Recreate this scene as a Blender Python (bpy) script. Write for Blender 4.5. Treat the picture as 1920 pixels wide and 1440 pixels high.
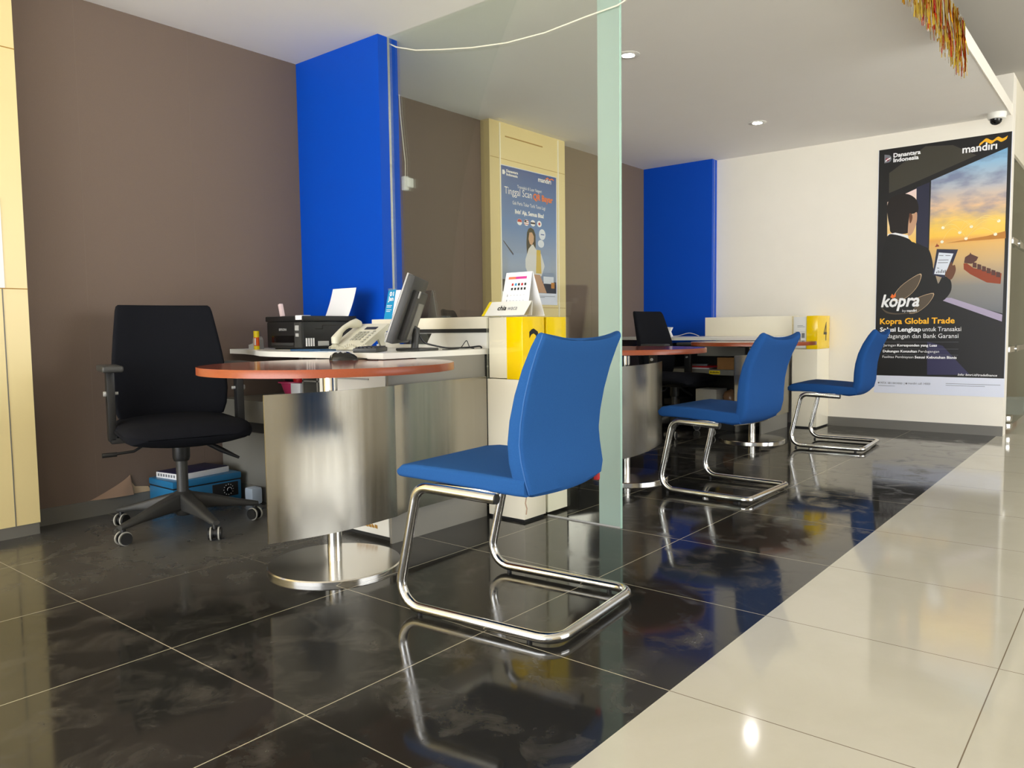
import bpy, bmesh, math, random
from mathutils import Vector, Matrix
random.seed(7)
C = bpy.context.scene.collection
for o in list(bpy.data.objects):
    bpy.data.objects.remove(o)
PI = math.pi

# ------------------------------------------------------------------ camera
def cam_axes(yaw, pitch, roll):
    f = Vector((-math.sin(yaw)*math.cos(pitch), math.cos(yaw)*math.cos(pitch), math.sin(pitch)))
    r = Vector((math.cos(yaw), math.sin(yaw), 0)); u = r.cross(f)
    return r*math.cos(roll)+u*math.sin(roll), -r*math.sin(roll)+u*math.cos(roll), f
cd = bpy.data.cameras.new('camera'); cam = bpy.data.objects.new('camera', cd); C.objects.link(cam)
cd.sensor_width = 36; cd.lens = 1452.0/1920*36; cd.clip_start = .05
r_, u_, f_ = cam_axes(math.radians(39.177), math.radians(-4.073), math.radians(-.716))
cam.matrix_world = Matrix(((r_.x, u_.x, -f_.x, 2.6206), (r_.y, u_.y, -f_.y, -.9997), (r_.z, u_.z, -f_.z, .855), (0, 0, 0, 1)))
bpy.context.scene.camera = cam

# ------------------------------------------------------------------ light
vs = bpy.context.scene.view_settings
vs.view_transform = 'Standard'; vs.look = 'None'; vs.gamma = 1; vs.use_curve_mapping = False; vs.exposure = 0.0
w = bpy.data.worlds.new('world'); bpy.context.scene.world = w; w.use_nodes = True
bg = w.node_tree.nodes['Background']; bg.inputs[0].default_value = (.93, .97, 1, 1); bg.inputs[1].default_value = .82

def area(name, loc, target, sx, sy, power, col=(1, 1, 1)):
    l = bpy.data.lights.new(name, 'AREA'); l.shape = 'RECTANGLE'; l.size = sx; l.size_y = sy; l.energy = power; l.color = col
    o = bpy.data.objects.new(name, l); C.objects.link(o); o.location = loc
    o.rotation_euler = (Vector(target)-Vector(loc)).to_track_quat('-Z', 'Y').to_euler()
    return o
area('entrance_daylight', (1.0, -9, 1.7), (.2, 3, 1.1), 9, 3.2, 790, (.96, .98, 1))
sn = bpy.data.lights.new('sun', 'SUN'); sn.energy = 23; sn.angle = math.radians(1.5); sn.color = (.97, .98, 1)
so = bpy.data.objects.new('sun', sn); C.objects.link(so)
so.rotation_euler = Vector((-.10, math.cos(math.radians(42)), -math.sin(math.radians(42)))).to_track_quat('-Z', 'Y').to_euler()
area('lobby_window_daylight', (6.9, 3.2, 1.5), (0, 3.2, 1.3), 4.5, 1.9, 210, (.95, .98, 1))

# ------------------------------------------------------------------ materials
def lin(c):
    c /= 255
    return c/12.92 if c <= .04045 else ((c+.055)/1.055)**2.4
def rgb(r, g, b): return (lin(r), lin(g), lin(b), 1)
def new_mat(name):
    m = bpy.data.materials.new(name); m.use_nodes = True
    nt = m.node_tree; b = nt.nodes['Principled BSDF']
    return m, nt, b
def nd(nt, t, **kw):
    n = nt.nodes.new(t)
    for k, v in kw.items(): setattr(n, k, v)
    return n
def mat(name, col, rough=.5, metal=0, spec=.5, noise=0, nscale=40, bump=0, bscale=400, stretch=None, coat=0, rvar=0, emit=0):
    m, nt, b = new_mat(name)
    b.inputs['Base Color'].default_value = col; b.inputs['Roughness'].default_value = rough
    b.inputs['Metallic'].default_value = metal; b.inputs['Specular IOR Level'].default_value = spec
    b.inputs['Coat Weight'].default_value = coat; b.inputs['Coat Roughness'].default_value = .06
    if emit:
        b.inputs['Emission Color'].default_value = col; b.inputs['Emission Strength'].default_value = emit
    L = nt.links
    if noise or bump or rvar:
        tc = nd(nt, 'ShaderNodeTexCoord'); mp = nd(nt, 'ShaderNodeMapping'); L.new(tc.outputs['Object'], mp.inputs[0])
        if stretch: mp.inputs['Scale'].default_value = stretch
        if noise or rvar:
            nz = nd(nt, 'ShaderNodeTexNoise'); nz.inputs['Scale'].default_value = nscale; nz.inputs['Detail'].default_value = 5
            L.new(mp.outputs[0], nz.inputs['Vector'])
        if noise:
            mx = nd(nt, 'ShaderNodeMix', data_type='RGBA')
            mx.inputs[6].default_value = [c*(1-noise) for c in col[:3]]+[1]
            mx.inputs[7].default_value = [min(1, c*(1+noise)) for c in col[:3]]+[1]
            L.new(nz.outputs[0], mx.inputs[0]); L.new(mx.outputs[2], b.inputs['Base Color'])
        if rvar:
            mr = nd(nt, 'ShaderNodeMapRange'); mr.inputs[3].default_value = max(0, rough-rvar); mr.inputs[4].default_value = rough+rvar
            mr.inputs[1].default_value = .3; mr.inputs[2].default_value = .7
            L.new(nz.outputs[0], mr.inputs[0]); L.new(mr.outputs[0], b.inputs['Roughness'])
        if bump:
            n2 = nd(nt, 'ShaderNodeTexNoise'); n2.inputs['Scale'].default_value = bscale; L.new(mp.outputs[0], n2.inputs['Vector'])
            bp = nd(nt, 'ShaderNodeBump'); bp.inputs['Strength'].default_value = bump; bp.inputs['Distance'].default_value = .002
            L.new(n2.outputs[0], bp.inputs['Height']); L.new(bp.outputs[0], b.inputs['Normal'])
    return m

def tile_mat(name, base, dirt, grout, x0, y0, gw, rough, rmax, nscale, dirt_lo, dust=False):
    m, nt, b = new_mat(name); L = nt.links
    g = nd(nt, 'ShaderNodeNewGeometry'); sp = nd(nt, 'ShaderNodeSeparateXYZ'); L.new(g.outputs['Position'], sp.inputs[0])
    def line(sock, off):
        a = nd(nt, 'ShaderNodeMath', operation='ADD'); L.new(sock, a.inputs[0]); a.inputs[1].default_value = -off+.3
        f = nd(nt, 'ShaderNodeMath', operation='FLOORED_MODULO'); L.new(a.outputs[0], f.inputs[0]); f.inputs[1].default_value = .6
        s = nd(nt, 'ShaderNodeMath', operation='SUBTRACT'); L.new(f.outputs[0], s.inputs[0]); s.inputs[1].default_value = .3
        ab = nd(nt, 'ShaderNodeMath', operation='ABSOLUTE'); L.new(s.outputs[0], ab.inputs[0])
        lt = nd(nt, 'ShaderNodeMath', operation='LESS_THAN'); L.new(ab.outputs[0], lt.inputs[0]); lt.inputs[1].default_value = gw
        return lt.outputs[0]
    mxm = nd(nt, 'ShaderNodeMath', operation='MAXIMUM'); L.new(line(sp.outputs[0], x0), mxm.inputs[0]); L.new(line(sp.outputs[1], y0), mxm.inputs[1])
    nz = nd(nt, 'ShaderNodeTexNoise'); nz.inputs['Scale'].default_value = nscale; nz.inputs['Detail'].default_value = 8; nz.inputs['Roughness'].default_value = .65
    nz.inputs['Distortion'].default_value = .6
    L.new(g.outputs['Position'], nz.inputs['Vector'])
    mr = nd(nt, 'ShaderNodeMapRange'); L.new(nz.outputs[0], mr.inputs[0]); mr.inputs[1].default_value = dirt_lo; mr.inputs[2].default_value = .78
    c = nd(nt, 'ShaderNodeMix', data_type='RGBA'); c.inputs[6].default_value = base; c.inputs[7].default_value = dirt; L.new(mr.outputs[0], c.inputs[0])
    c2 = nd(nt, 'ShaderNodeMix', data_type='RGBA'); L.new(c.outputs[2], c2.inputs[6]); c2.inputs[7].default_value = grout; L.new(mxm.outputs[0], c2.inputs[0])
    if dust:
        ds = nd(nt, 'ShaderNodeVectorMath', operation='DISTANCE'); L.new(g.outputs['Position'], ds.inputs[0]); ds.inputs[1].default_value = (-.45, .72, 0)
        dm = nd(nt, 'ShaderNodeMapRange'); L.new(ds.outputs['Value'], dm.inputs[0]); dm.inputs[1].default_value = .35; dm.inputs[2].default_value = 1.0; dm.inputs[3].default_value = 1; dm.inputs[4].default_value = 0
        n3 = nd(nt, 'ShaderNodeTexNoise'); n3.inputs['Scale'].default_value = 14; n3.inputs['Detail'].default_value = 8; L.new(g.outputs['Position'], n3.inputs['Vector'])
        n4 = nd(nt, 'ShaderNodeMapRange'); L.new(n3.outputs[0], n4.inputs[0]); n4.inputs[1].default_value = .3; n4.inputs[2].default_value = .7; n4.inputs[3].default_value = .72
        dd = nd(nt, 'ShaderNodeMath', operation='MULTIPLY'); L.new(dm.outputs[0], dd.inputs[0]); L.new(n4.outputs[0], dd.inputs[1])
        c3 = nd(nt, 'ShaderNodeMix', data_type='RGBA'); L.new(dd.outputs[0], c3.inputs[0]); L.new(c2.outputs[2], c3.inputs[6]); c3.inputs[7].default_value = rgb(94, 92, 88); c2 = c3
        ad = nd(nt, 'ShaderNodeMath', operation='ADD'); L.new(mr.outputs[0], ad.inputs[0]); L.new(dd.outputs[0], ad.inputs[1]); mr = ad
    L.new(c2.outputs[2], b.inputs['Base Color'])
    rr = nd(nt, 'ShaderNodeMapRange'); L.new(mr.outputs[0], rr.inputs[0]); rr.inputs[3].default_value = rough; rr.inputs[4].default_value = rmax
    L.new(rr.outputs[0], b.inputs['Roughness'])
    b.inputs['Specular IOR Level'].default_value = .38 if dust else .5
    return m

M = {}
M['floor_black'] = tile_mat('black_polished_tile', rgb(41, 40, 38), rgb(80, 77, 72), rgb(180, 172, 150), 0, 0, .0015, .07, .34, 7, .5, True)
M['floor_cream'] = tile_mat('cream_polished_tile', rgb(205, 200, 185), rgb(198, 193, 176), rgb(120, 105, 85), 1.784+.588, 0, .0013, .07, .1, 3, .4)
M['wallpaper'] = mat('brown_wallpaper', rgb(124, 108, 97), .9, noise=.06, nscale=260, bump=.5, bscale=600, spec=.2)
M['wall_white'] = mat('white_painted_wall', rgb(244, 238, 226), .75, noise=.02, nscale=6)
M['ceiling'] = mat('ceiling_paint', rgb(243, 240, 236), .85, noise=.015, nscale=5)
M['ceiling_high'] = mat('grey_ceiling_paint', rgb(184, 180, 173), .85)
M['cream'] = mat('cream_laminate', rgb(236, 216, 158), .35, noise=.04, nscale=3)
M['cream2'] = mat('pale_cream_laminate', rgb(250, 242, 220), .32, noise=.02, nscale=5)
M['blue_panel'] = mat('blue_panel', rgb(0, 76, 196), .42, spec=.22)
M['skirting'] = mat('grey_skirting', rgb(112, 109, 102), .45)
M['blue_fabric'] = mat('blue_fabric', rgb(40, 88, 150), .95, noise=.12, nscale=300, bump=.45, bscale=900, spec=.15)
M['blue_fabric_deep'] = mat('deep_blue_fabric', rgb(33, 78, 140), .95, noise=.12, nscale=300, bump=.45, bscale=900, spec=.15)
M['blue_piping'] = mat('blue_piping', rgb(58, 106, 170), .8)
M['chrome'] = mat('chrome', (.78, .77, .75, 1), .13, 1, rvar=.05, nscale=30)
M['steel'] = mat('brushed_steel', (.37, .35, .305, 1), .22, 1, noise=.07, nscale=5, stretch=(1, 9, .4), rvar=.03)
M['steel_edge'] = mat('polished_steel', (.72, .70, .66, 1), .18, 1)
M['wood'] = mat('orange_wood_laminate', rgb(152, 72, 38), .3, noise=.2, nscale=9, stretch=(2, 30, 30))
M['wood_top'] = mat('brown_wood_top', rgb(128, 60, 36), .12, spec=.32, noise=.2, nscale=8, stretch=(1, 14, 1))
M['black_fabric'] = mat('black_fabric', rgb(24, 25, 30), .95, noise=.2, nscale=400, bump=.3, bscale=900, spec=.1)
M['black_plastic'] = mat('black_plastic', rgb(27, 27, 28), .42, noise=.1, nscale=30)
M['grey_rubber'] = mat('grey_rubber', rgb(176, 174, 166), .6)
M['dark_plastic'] = mat('dark_grey_plastic', rgb(58, 58, 57), .45)
M['black_gloss'] = mat('black_gloss', rgb(10, 10, 11), .12)
M['white_lam'] = mat('white_laminate', rgb(240, 238, 230), .3)
M['grey_lam'] = mat('grey_laminate', rgb(128, 126, 118), .45)
M['grey_panel'] = mat('grey_side_panel', rgb(132, 129, 121), .4)
M['dark_lam'] = mat('dark_recess', rgb(40, 39, 37), .7)
M['white'] = mat('white_plastic', rgb(238, 236, 228), .4)
M['paper'] = mat('white_paper', rgb(246, 246, 248), .85)
M['phone'] = mat('ivory_plastic', rgb(232, 228, 208), .4)
M['key'] = mat('phone_key', rgb(176, 174, 160), .5)
M['yellow'] = mat('yellow_acrylic', rgb(253, 212, 0), .12, spec=.5)
M['yellow2'] = mat('yellow_sticker', rgb(240, 214, 20), .4)
M['digit'] = mat('black_vinyl', rgb(12, 12, 12), .4)
M['safe_blue'] = mat('steel_blue_paint', rgb(38, 118, 168), .35, noise=.08, nscale=12)
M['navy'] = mat('navy_card', rgb(24, 24, 66), .6)
M['pink'] = mat('pink_plastic', rgb(222, 70, 120), .35)
M['red'] = mat('red_plastic', rgb(190, 25, 35), .4)
M['orange_label'] = mat('orange_label', rgb(232, 90, 20), .4)
M['cardboard'] = mat('brown_cardboard', rgb(158, 112, 62), .8, noise=.15, nscale=30)
M['cyan'] = mat('cyan_print', rgb(10, 150, 205), .5)
M['silver'] = mat('silver_plastic', rgb(180, 180, 178), .35)
M['alu'] = mat('aluminium_strip', (.74, .76, .80, 1), .25, 1)
M['cable_white'] = mat('white_cable', rgb(238, 234, 215), .5)
M['lamp'] = mat('lamp_diffuser', (1, .98, .93, 1), .5, emit=220)
M['pgrey'] = mat('grey_print', rgb(120, 122, 128), .6)
M['gold'] = mat('gold_foil', (.76, .53, .08, 1), .22, 1)
M['redfoil'] = mat('red_foil', (.62, .05, .03, 1), .25, 1)
M['silverfoil'] = mat('silver_foil', (.85, .84, .80, 1), .18, 1)
M['brownwood'] = mat('brown_door_wood', rgb(128, 92, 58), .4, noise=.15, nscale=5, stretch=(6, 6, .6))
M['beige'] = mat('beige_wall', rgb(176, 164, 140), .6)
M['tape'] = mat('brown_tape_residue', rgb(172, 128, 50), .6)
M['bare'] = mat('bare_plaster', rgb(214, 186, 150), .9)
M['flap'] = mat('wallpaper_backing', rgb(150, 124, 104), .9)
M['seam'] = mat('wallpaper_seam', rgb(127, 111, 100), .9)
M['blue_doc'] = mat('blue_document', rgb(52, 92, 130), .5)
M['blue_doc2'] = mat('pale_blue_paper', rgb(196, 212, 232), .7)

def glass(name, tint, gloss=1.0, frost=None):
    m, nt, b = new_mat(name); L = nt.links; out = nt.nodes['Material Output']
    tr = nd(nt, 'ShaderNodeBsdfTransparent'); tr.inputs[0].default_value = tint
    gl = nd(nt, 'ShaderNodeBsdfGlossy'); gl.inputs['Roughness'].default_value = .01; gl.inputs[0].default_value = (.9, .95, .92, 1)
    fr = nd(nt, 'ShaderNodeFresnel'); fr.inputs[0].default_value = 1.45
    ml = nd(nt, 'ShaderNodeMath', operation='MULTIPLY'); ml.inputs[1].default_value = gloss; L.new(fr.outputs[0], ml.inputs[0])
    base = tr.outputs[0]
    if frost:
        di = nd(nt, 'ShaderNodeBsdfDiffuse'); di.inputs[0].default_value = frost
        tl = nd(nt, 'ShaderNodeBsdfTranslucent'); tl.inputs[0].default_value = frost
        m1 = nd(nt, 'ShaderNodeMixShader'); m1.inputs[0].default_value = .45; L.new(di.outputs[0], m1.inputs[1]); L.new(tl.outputs[0], m1.inputs[2])
        m2 = nd(nt, 'ShaderNodeMixShader'); m2.inputs[0].default_value = .9; L.new(tr.outputs[0], m2.inputs[1]); L.new(m1.outputs[0], m2.inputs[2])
        base = m2.outputs[0]
    mx = nd(nt, 'ShaderNodeMixShader'); L.new(ml.outputs[0], mx.inputs[0]); L.new(base, mx.inputs[1]); L.new(gl.outputs[0], mx.inputs[2])
    L.new(mx.outputs[0], out.inputs[0]); nt.nodes.remove(b)
    return m
M['glass'] = glass('green_tinted_glass', (.965, .98, .955, 1), .55)
M['frost'] = glass('frosted_film', (.85, .92, .88, 1), .5, rgb(196, 216, 206))
M['acrylic'] = glass('clear_acrylic', (.99, .985, .97, 1), .35)
M['edge'] = mat('glass_edge', rgb(170, 205, 190), .15)
M['door_glass'] = glass('door_glass', (.86, .88, .84, 1), .9)

# ------------------------------------------------------------------ mesh builder
class MB:
    def __init__(s): s.v = []; s.f = []; s.mi = []; s.sm = []
    def add(s, vs, fs, mi=0, smooth=False):
        n = len(s.v); s.v += [Vector(p) for p in vs]
        for f in fs: s.f.append([i+n for i in f]); s.mi.append(mi); s.sm.append(smooth)
        return s
    def box(s, x0, x1, y0, y1, z0, z1, mi=0, R=None, o=None):
        p = [Vector((x, y, z)) for z in (z0, z1) for y in (y0, y1) for x in (x0, x1)]
        if R is not None:
            o = Vector(o) if o is not None else Vector(); p = [o+R@(q-o) for q in p] if o is not None else [R@q for q in p]
        return s.add(p, [(0, 2, 3, 1), (4, 5, 7, 6), (0, 1, 5, 4), (2, 6, 7, 3), (0, 4, 6, 2), (1, 3, 7, 5)], mi)
    def bbox(s, x0, x1, y0, y1, z0, z1, b=.004, mi=0, T=None, seg=2):
        bm = bmesh.new(); bmesh.ops.create_cube(bm, size=1)
        for v in bm.verts: v.co = Vector(((x0+x1)/2+v.co.x*(x1-x0), (y0+y1)/2+v.co.y*(y1-y0), (z0+z1)/2+v.co.z*(z1-z0)))
        bmesh.ops.bevel(bm, geom=bm.edges[:], offset=b, segments=seg, affect='EDGES', profile=.6)
        bm.verts.index_update()
        vs = [(T@v.co if T else v.co.copy()) for v in bm.verts]
        s.add(vs, [[v.index for v in f.verts] for f in bm.faces], mi, True); bm.free(); return s
    def loft(s, rings, mi=0, cap=True, closed=True, smooth=True):
        n = len(rings[0]); vs = [p for r in rings for p in r]; fs = []
        for i in range(len(rings)-1):
            for j in range(n if closed else n-1):
                k = (j+1) % n
                fs.append((i*n+j, i*n+k, (i+1)*n+k, (i+1)*n+j))
        if cap and closed:
            fs.append(tuple(range(n))[::-1]); fs.append(tuple(range((len(rings)-1)*n, len(rings)*n)))
        return s.add(vs, fs, mi, smooth)
    def tube(s, pts, r, n=12, mi=0, closed=False):
        pts = [Vector(p) for p in pts]; rings = []; N = None
        for i, p in enumerate(pts):
            a = pts[i-1] if i else (pts[-1] if closed else p); b = pts[i+1] if i < len(pts)-1 else (pts[0] if closed else p)
            t = (b-a).normalized()
            if N is None: N = t.orthogonal().normalized()
            N = (N-t*N.dot(t)).normalized(); B = t.cross(N)
            rr = r[i] if isinstance(r, (list, tuple)) else r
            rings.append([p+N*math.cos(2*PI*k/n)*rr+B*math.sin(2*PI*k/n)*rr for k in range(n)])
        if closed: rings.append(rings[0])
        return s.loft(rings, mi, cap=not closed)
    def cyl(s, a, b, r, n=24, mi=0, r2=None):
        a = Vector(a); b = Vector(b); t = (b-a).normalized(); N = t.orthogonal().normalized(); B = t.cross(N); r2 = r if r2 is None else r2
        ra = [a+N*math.cos(2*PI*k/n)*r+B*math.sin(2*PI*k/n)*r for k in range(n)]
        rb = [b+N*math.cos(2*PI*k/n)*r2+B*math.sin(2*PI*k/n)*r2 for k in range(n)]
        s.add(ra+rb, [(k, (k+1) % n, n+(k+1) % n, n+k) for k in range(n)], mi, True)
        s.add(ra, [tuple(range(n))[::-1]], mi); s.add(rb, [tuple(range(n))], mi); return s
    def lathe(s, c, prof, n=40, mi=0, ax=(0, 0, 1)):
        A = Vector(ax).normalized(); N = A.orthogonal().normalized(); B = A.cross(N); c = Vector(c)
        rings = [[c+A*z+(N*math.cos(2*PI*k/n)+B*math.sin(2*PI*k/n))*r for k in range(n)] for r, z in prof]
        return s.loft(rings, mi)
    def prism(s, poly, z0, z1, mi=0, mside=None):
        n = len(poly); vs = [(x, y, z0) for x, y in poly]+[(x, y, z1) for x, y in poly]
        s.add(vs, [tuple(range(n))[::-1], tuple(range(n, 2*n))], mi)
        return s.add(vs, [(k, (k+1) % n, n+(k+1) % n, n+k) for k in range(n)], mi if mside is None else mside)
    def ext(s, pts, d, mi=0):   # planar polygon pushed along d
        pts = [Vector(p) for p in pts]; d = Vector(d); n = len(pts); vs = pts+[p+d for p in pts]
        return s.add(vs, [tuple(range(n))[::-1], tuple(range(n, 2*n))]+[(k, (k+1) % n, n+(k+1) % n, n+k) for k in range(n)], mi)
    def build(s, name, mats, parent=None, label=None, off=None, fixn=True):
        off = Vector(off) if off is not None else (root_loc(parent) if parent else Vector())
        me = bpy.data.meshes.new(name); me.from_pydata([tuple(v-off) for v in s.v], [], s.f)
        if not isinstance(mats, (list, tuple)): mats = [mats]
        for m in mats: me.materials.append(m)
        for p, i, sm in zip(me.polygons, s.mi, s.sm): p.material_index = i; p.use_smooth = sm
        if fixn:
            bm = bmesh.new(); bm.from_mesh(me); bmesh.ops.recalc_face_normals(bm, faces=bm.faces[:]); bm.to_mesh(me); bm.free()
        try: me.set_sharp_from_angle(angle=math.radians(42))
        except Exception: pass
        o = bpy.data.objects.new(name, me); C.objects.link(o)
        if parent: o.parent = parent
        else: o.location = off
        if label: o['label'] = label
        return o
def root_loc(o):
    while o.parent: o = o.parent
    return o.location.copy()
def thing(name, label, cat, loc=(0, 0, 0), group=None):
    o = bpy.data.objects.new(name, None); C.objects.link(o); o.location = loc; o.empty_display_size = .05
    o['label'] = label; o['category'] = cat
    if group: o['group'] = group
    return o
def tag(o, label, cat, group=None):
    o['label'] = label; o['category'] = cat
    if group: o['group'] = group
    return o
def struct(name, mb, m, parent=None, label=None):
    o = mb.build(name, m, parent)
    if parent is None: o['kind'] = 'structure'
    if label: o['label'] = label
    return o
def dup(o, parent=None):
    c = o.copy(); C.objects.link(c)
    if parent: c.parent = parent
    for ch in list(o.children): dup(ch, c)
    return c
def fillet(pts, rad, n=8):
    pts = [Vector(p) for p in pts]; out = [pts[0]]
    for i in range(1, len(pts)-1):
        p = pts[i]; a = (pts[i-1]-p).normalized(); b = (pts[i+1]-p).normalized(); r = rad[i-1] if isinstance(rad, (list, tuple)) else rad
        ang = a.angle(b); d = r/math.tan(ang/2); h = r/math.sin(ang/2); c = p+(a+b).normalized()*h
        s = p+a*d-c; e = p+b*d-c; tot = s.angle(e); ax = s.cross(e).normalized()
        for k in range(n+1): out.append(c+Matrix.Rotation(tot*k/n, 3, ax)@s)
    out.append(pts[-1]); return out
def rrect(hw, hh, r, k=5, m=7):
    r = min(r, hw*.999, hh*.999); out = []
    for cx, cy, a0 in ((hw-r, hh-r, 0), (-hw+r, hh-r, 90), (-hw+r, -hh+r, 180), (hw-r, -hh+r, 270)):
        for i in range(k+1):
            a = math.radians(a0+90*i/k); out.append((cx+r*math.cos(a), cy+r*math.sin(a)))
        if a0 in (90, 270) or m == 0: continue
        sgn = 1 if a0 == 0 else -1
        for i in range(1, m): out.append((sgn*(hw-r)*(1-2*i/m), sgn*hh))
    return out
def text_mb(s, origin, right, up, width=None, height=None, bold=0, shear=0, align='LEFT'):
    cu = bpy.data.curves.new('t', 'FONT'); cu.body = s; cu.size = 1; cu.shear = shear; cu.resolution_u = 2
    o = bpy.data.objects.new('t', cu); C.objects.link(o); dg = bpy.context.evaluated_depsgraph_get()
    me = bpy.data.meshes.new_from_object(o.evaluated_get(dg)); bpy.data.objects.remove(o); bpy.data.curves.remove(cu)
    xs = [v.co.x for v in me.vertices]; x0, x1 = min(xs), max(xs); cap = .69
    sy = height/cap if height else width/(x1-x0); sx = width/(x1-x0) if width else sy
    origin = Vector(origin); R = Vector(right); U = Vector(up)
    sh = {'LEFT': 0, 'CENTER': (x1-x0)*sx/2, 'RIGHT': (x1-x0)*sx}[align]
    mb = MB(); N = R.cross(U)
    for q, k in enumerate(((0, 0),) if not bold else ((0, 0), (1.3, 0), (-1.3, 0), (.7, 1), (-.7, -1), (.7, -1), (-.7, 1))):
        mb.add([origin+R*((v.co.x-x0)*sx-sh+k[0]*bold*sx)+U*((v.co.y+k[1]*bold)*sy)+N*(.00005*q) for v in me.vertices], [tuple(p.vertices) for p in me.polygons])
    bpy.data.meshes.remove(me); return mb
def merge(*mbs):
    r = MB()
    for m in mbs:
        n = len(r.v); r.v += m.v
        for f, i, s in zip(m.f, m.mi, m.sm): r.f.append([k+n for k in f]); r.mi.append(i); r.sm.append(s)
    return r

# ================================================================== SETTING
X0, XB, YF, H, HH = -1.184, 1.784, 5.825, 2.375, 2.675
struct('floor', MB().box(-2.2, XB, -1.2, 7.5, -.05, 0), M['floor_black'])
struct('floor', MB().box(-2.2, XB, -8, -1.2, -.05, 0), M['floor_cream'])  # unseen floor behind the camera, made cream to bounce sun onto the ceiling
struct('floor', MB().box(XB, 8.5, -8, 10, -.05, 0), M['floor_cream'])
struct('ceiling', MB().box(-2.2, 1.81, -4.5, YF, H, 2.455), M['ceiling'])
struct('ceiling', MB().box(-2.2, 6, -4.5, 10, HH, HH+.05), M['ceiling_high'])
def wallpaper_mb():
    return MB().box(X0-.1, X0, .2, YF, 0, HH)
wl = struct('wall_left', wallpaper_mb(), M['wallpaper'])
for y in (.56, 1.1, 2.62, 3.15, 4.8, 5.3):      # faint vertical joins of the wallpaper strips
    MB().box(X0, X0+.0008, y-.001, y+.001, .075, H).build('wallpaper_seam', M['seam'], wl)
struct('baseboard_left', MB().box(X0, X0+.012, .262, 3.34, 0, .075), M['skirting'])
# near pillar clad in cream boards
pl = struct('wall_near', MB().box(-1.9, -1.038, -3.5, .262, .05, H), M['cream'])
for z in (1.048, 2.032): MB().box(-1.04, -1.0368, -3.5, .2625, z-.002, z+.002).build('panel_joint', M['tape'], pl)
for z0, z1 in ((.05, 1.046),): MB().box(-1.04, -1.0365, .166, .170, z0, z1).build('panel_joint', M['skirting'], pl)
struct('baseboard_near', MB().box(-1.9, -1.041, -3.5, .259, 0, .05), M['skirting'])
# blue dividers
def divider(name, x1, y0, y1):
    o = struct(name, MB().box(X0, x1, y0, y1, 0, H), M['blue_panel']); return o
bd = divider('wall_divider_near', -.483, 1.752, 1.885)
MB().box(-.484, -.4795, 1.812, 1.828, .0, H-.002).build('glass_channel', M['alu'], bd)
bd2 = divider('wall_divider_far', -.476, 5.726, YF)
MB().box(-.475, -.474, 5.765, 5.772, .75, H).build('panel_joint', M['alu'], bd2)
# cream pillar with framed boards in the second bay
XP = -1.10
pm = struct('wall_pillar', MB().box(X0, XP, 3.34, 4.285, 0, H), M['cream'])
j = MB()
for y in (3.455, 4.185): j.box(XP, XP+.006, y-.006, y+.006, .0, H-.01)
j.build('board_batten', M['cream2'], pm)
j = MB()
for z in (2.11, 1.02): j.box(XP, XP+.001, 3.345, 4.28, z-.0015, z+.0015)
j.build('panel_joint', M['tape'], pm)
MB().box(XP, XP+.003, 3.52, 3.98, 2.275, 2.283).build('tape_line', M['tape'], pm)
# far wall
struct('wall_far', MB().box(-2.2, 1.822, YF, YF+.16, 0, HH), M['wall_white'])
struct('baseboard_far', MB().box(.54, 1.824, YF-.012, YF, 0, .075), M['skirting'])
struct('trim_1', MB().box(1.81, 1.816, -4.5, YF, 2.372, 2.458), M['wall_white'])
# side passage beyond the far wall
struct('wall_passage', MB().box(1.70, 1.822, YF+.16, 9.6, 2.12, HH), M['cream2'])
struct('wall_right_unseen', MB().box(7.0, 7.1, -3.5, 10, 0, HH), M['beige'])  # unseen wall, added to darken what the steel and chrome reflect
struct('wall_back', MB().box(-2.2, 4.5, 9.6, 9.7, 0, HH), M['beige'])
dr = struct('door_2', MB().box(.2, 1.52, 9.55, 9.6, 0, 2.1), M['brownwood'])
MB().box(1.0, 1.02, 9.545, 9.55, 0, 2.1).build('door_gap', M['dark_lam'], dr)
dg_ = struct('door_1', MB().box(1.808, 1.816, YF+.2, 7.6, .03, 2.1), M['door_glass'])
for z, h in ((1.455, .05), (.625, .045)):
    b = MB(); b.bbox(1.80, 1.832, 6.02, 6.9, z, z+h, .004); b.cyl((1.832, 6.35, z+h/2), (1.842, 6.35, z+h/2), .03); b.build('patch_fitting', M['chrome'], dg_)
b = MB(); b.bbox(1.79, 1.85, 6.02, 6.16, .03, .075, .004); b.bbox(1.79, 1.85, 6.02, 6.16, .09, .135, .004); b.build('pivot_hinge', M['chrome'], dg_)

# peeling wallpaper by the floor
fl = MB(); n = 8; rows = []
for i in range(n+1):
    t = i/n; row = []
    for k in range(7):
        q = k/6; y = .715-.19*t**1.3*(1-q); z = .172-.096*t
        row.append((X0+.003+.03*math.sin(PI*q*.62)*t, y, z))
    rows.append(row)
fl.loft(rows, closed=False)
fo = fl.build('wallpaper_flap', M['flap'], wl, 'torn wallpaper curling off near the floor', fixn=False)
b = MB(); b.ext([(X0+.0015, .715, .06), (X0+.0015, .70, .16), (X0+.0015, .735, .11), (X0+.0015, .80, .10), (X0+.0015, .815, .075)], (.002, 0, 0)); b.build('bare_patch', M['bare'], wl)

# glass partition between the bays
gp = thing('glass_partition', 'tall clear glass sheet with frosted edge band beside the blue divider', 'glass partition', (.2, 1.815, 0))
MB().box(-.478, .812, 1.811, 1.819, 0.0, H).build('glass_sheet', M['glass'], gp)
MB().box(.812, .918, 1.810, 1.820, 0.0, H).build('frosted_band', M['frost'], gp, 'pale green frosted vertical band')
MB().box(.918, .9225, 1.810, 1.820, 0.0, H).build('polished_edge', M['edge'], gp)
MB().box(.535, .918, 1.806, 1.8095, 0, .006).build('floor_seal', M['silver'], gp)

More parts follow.
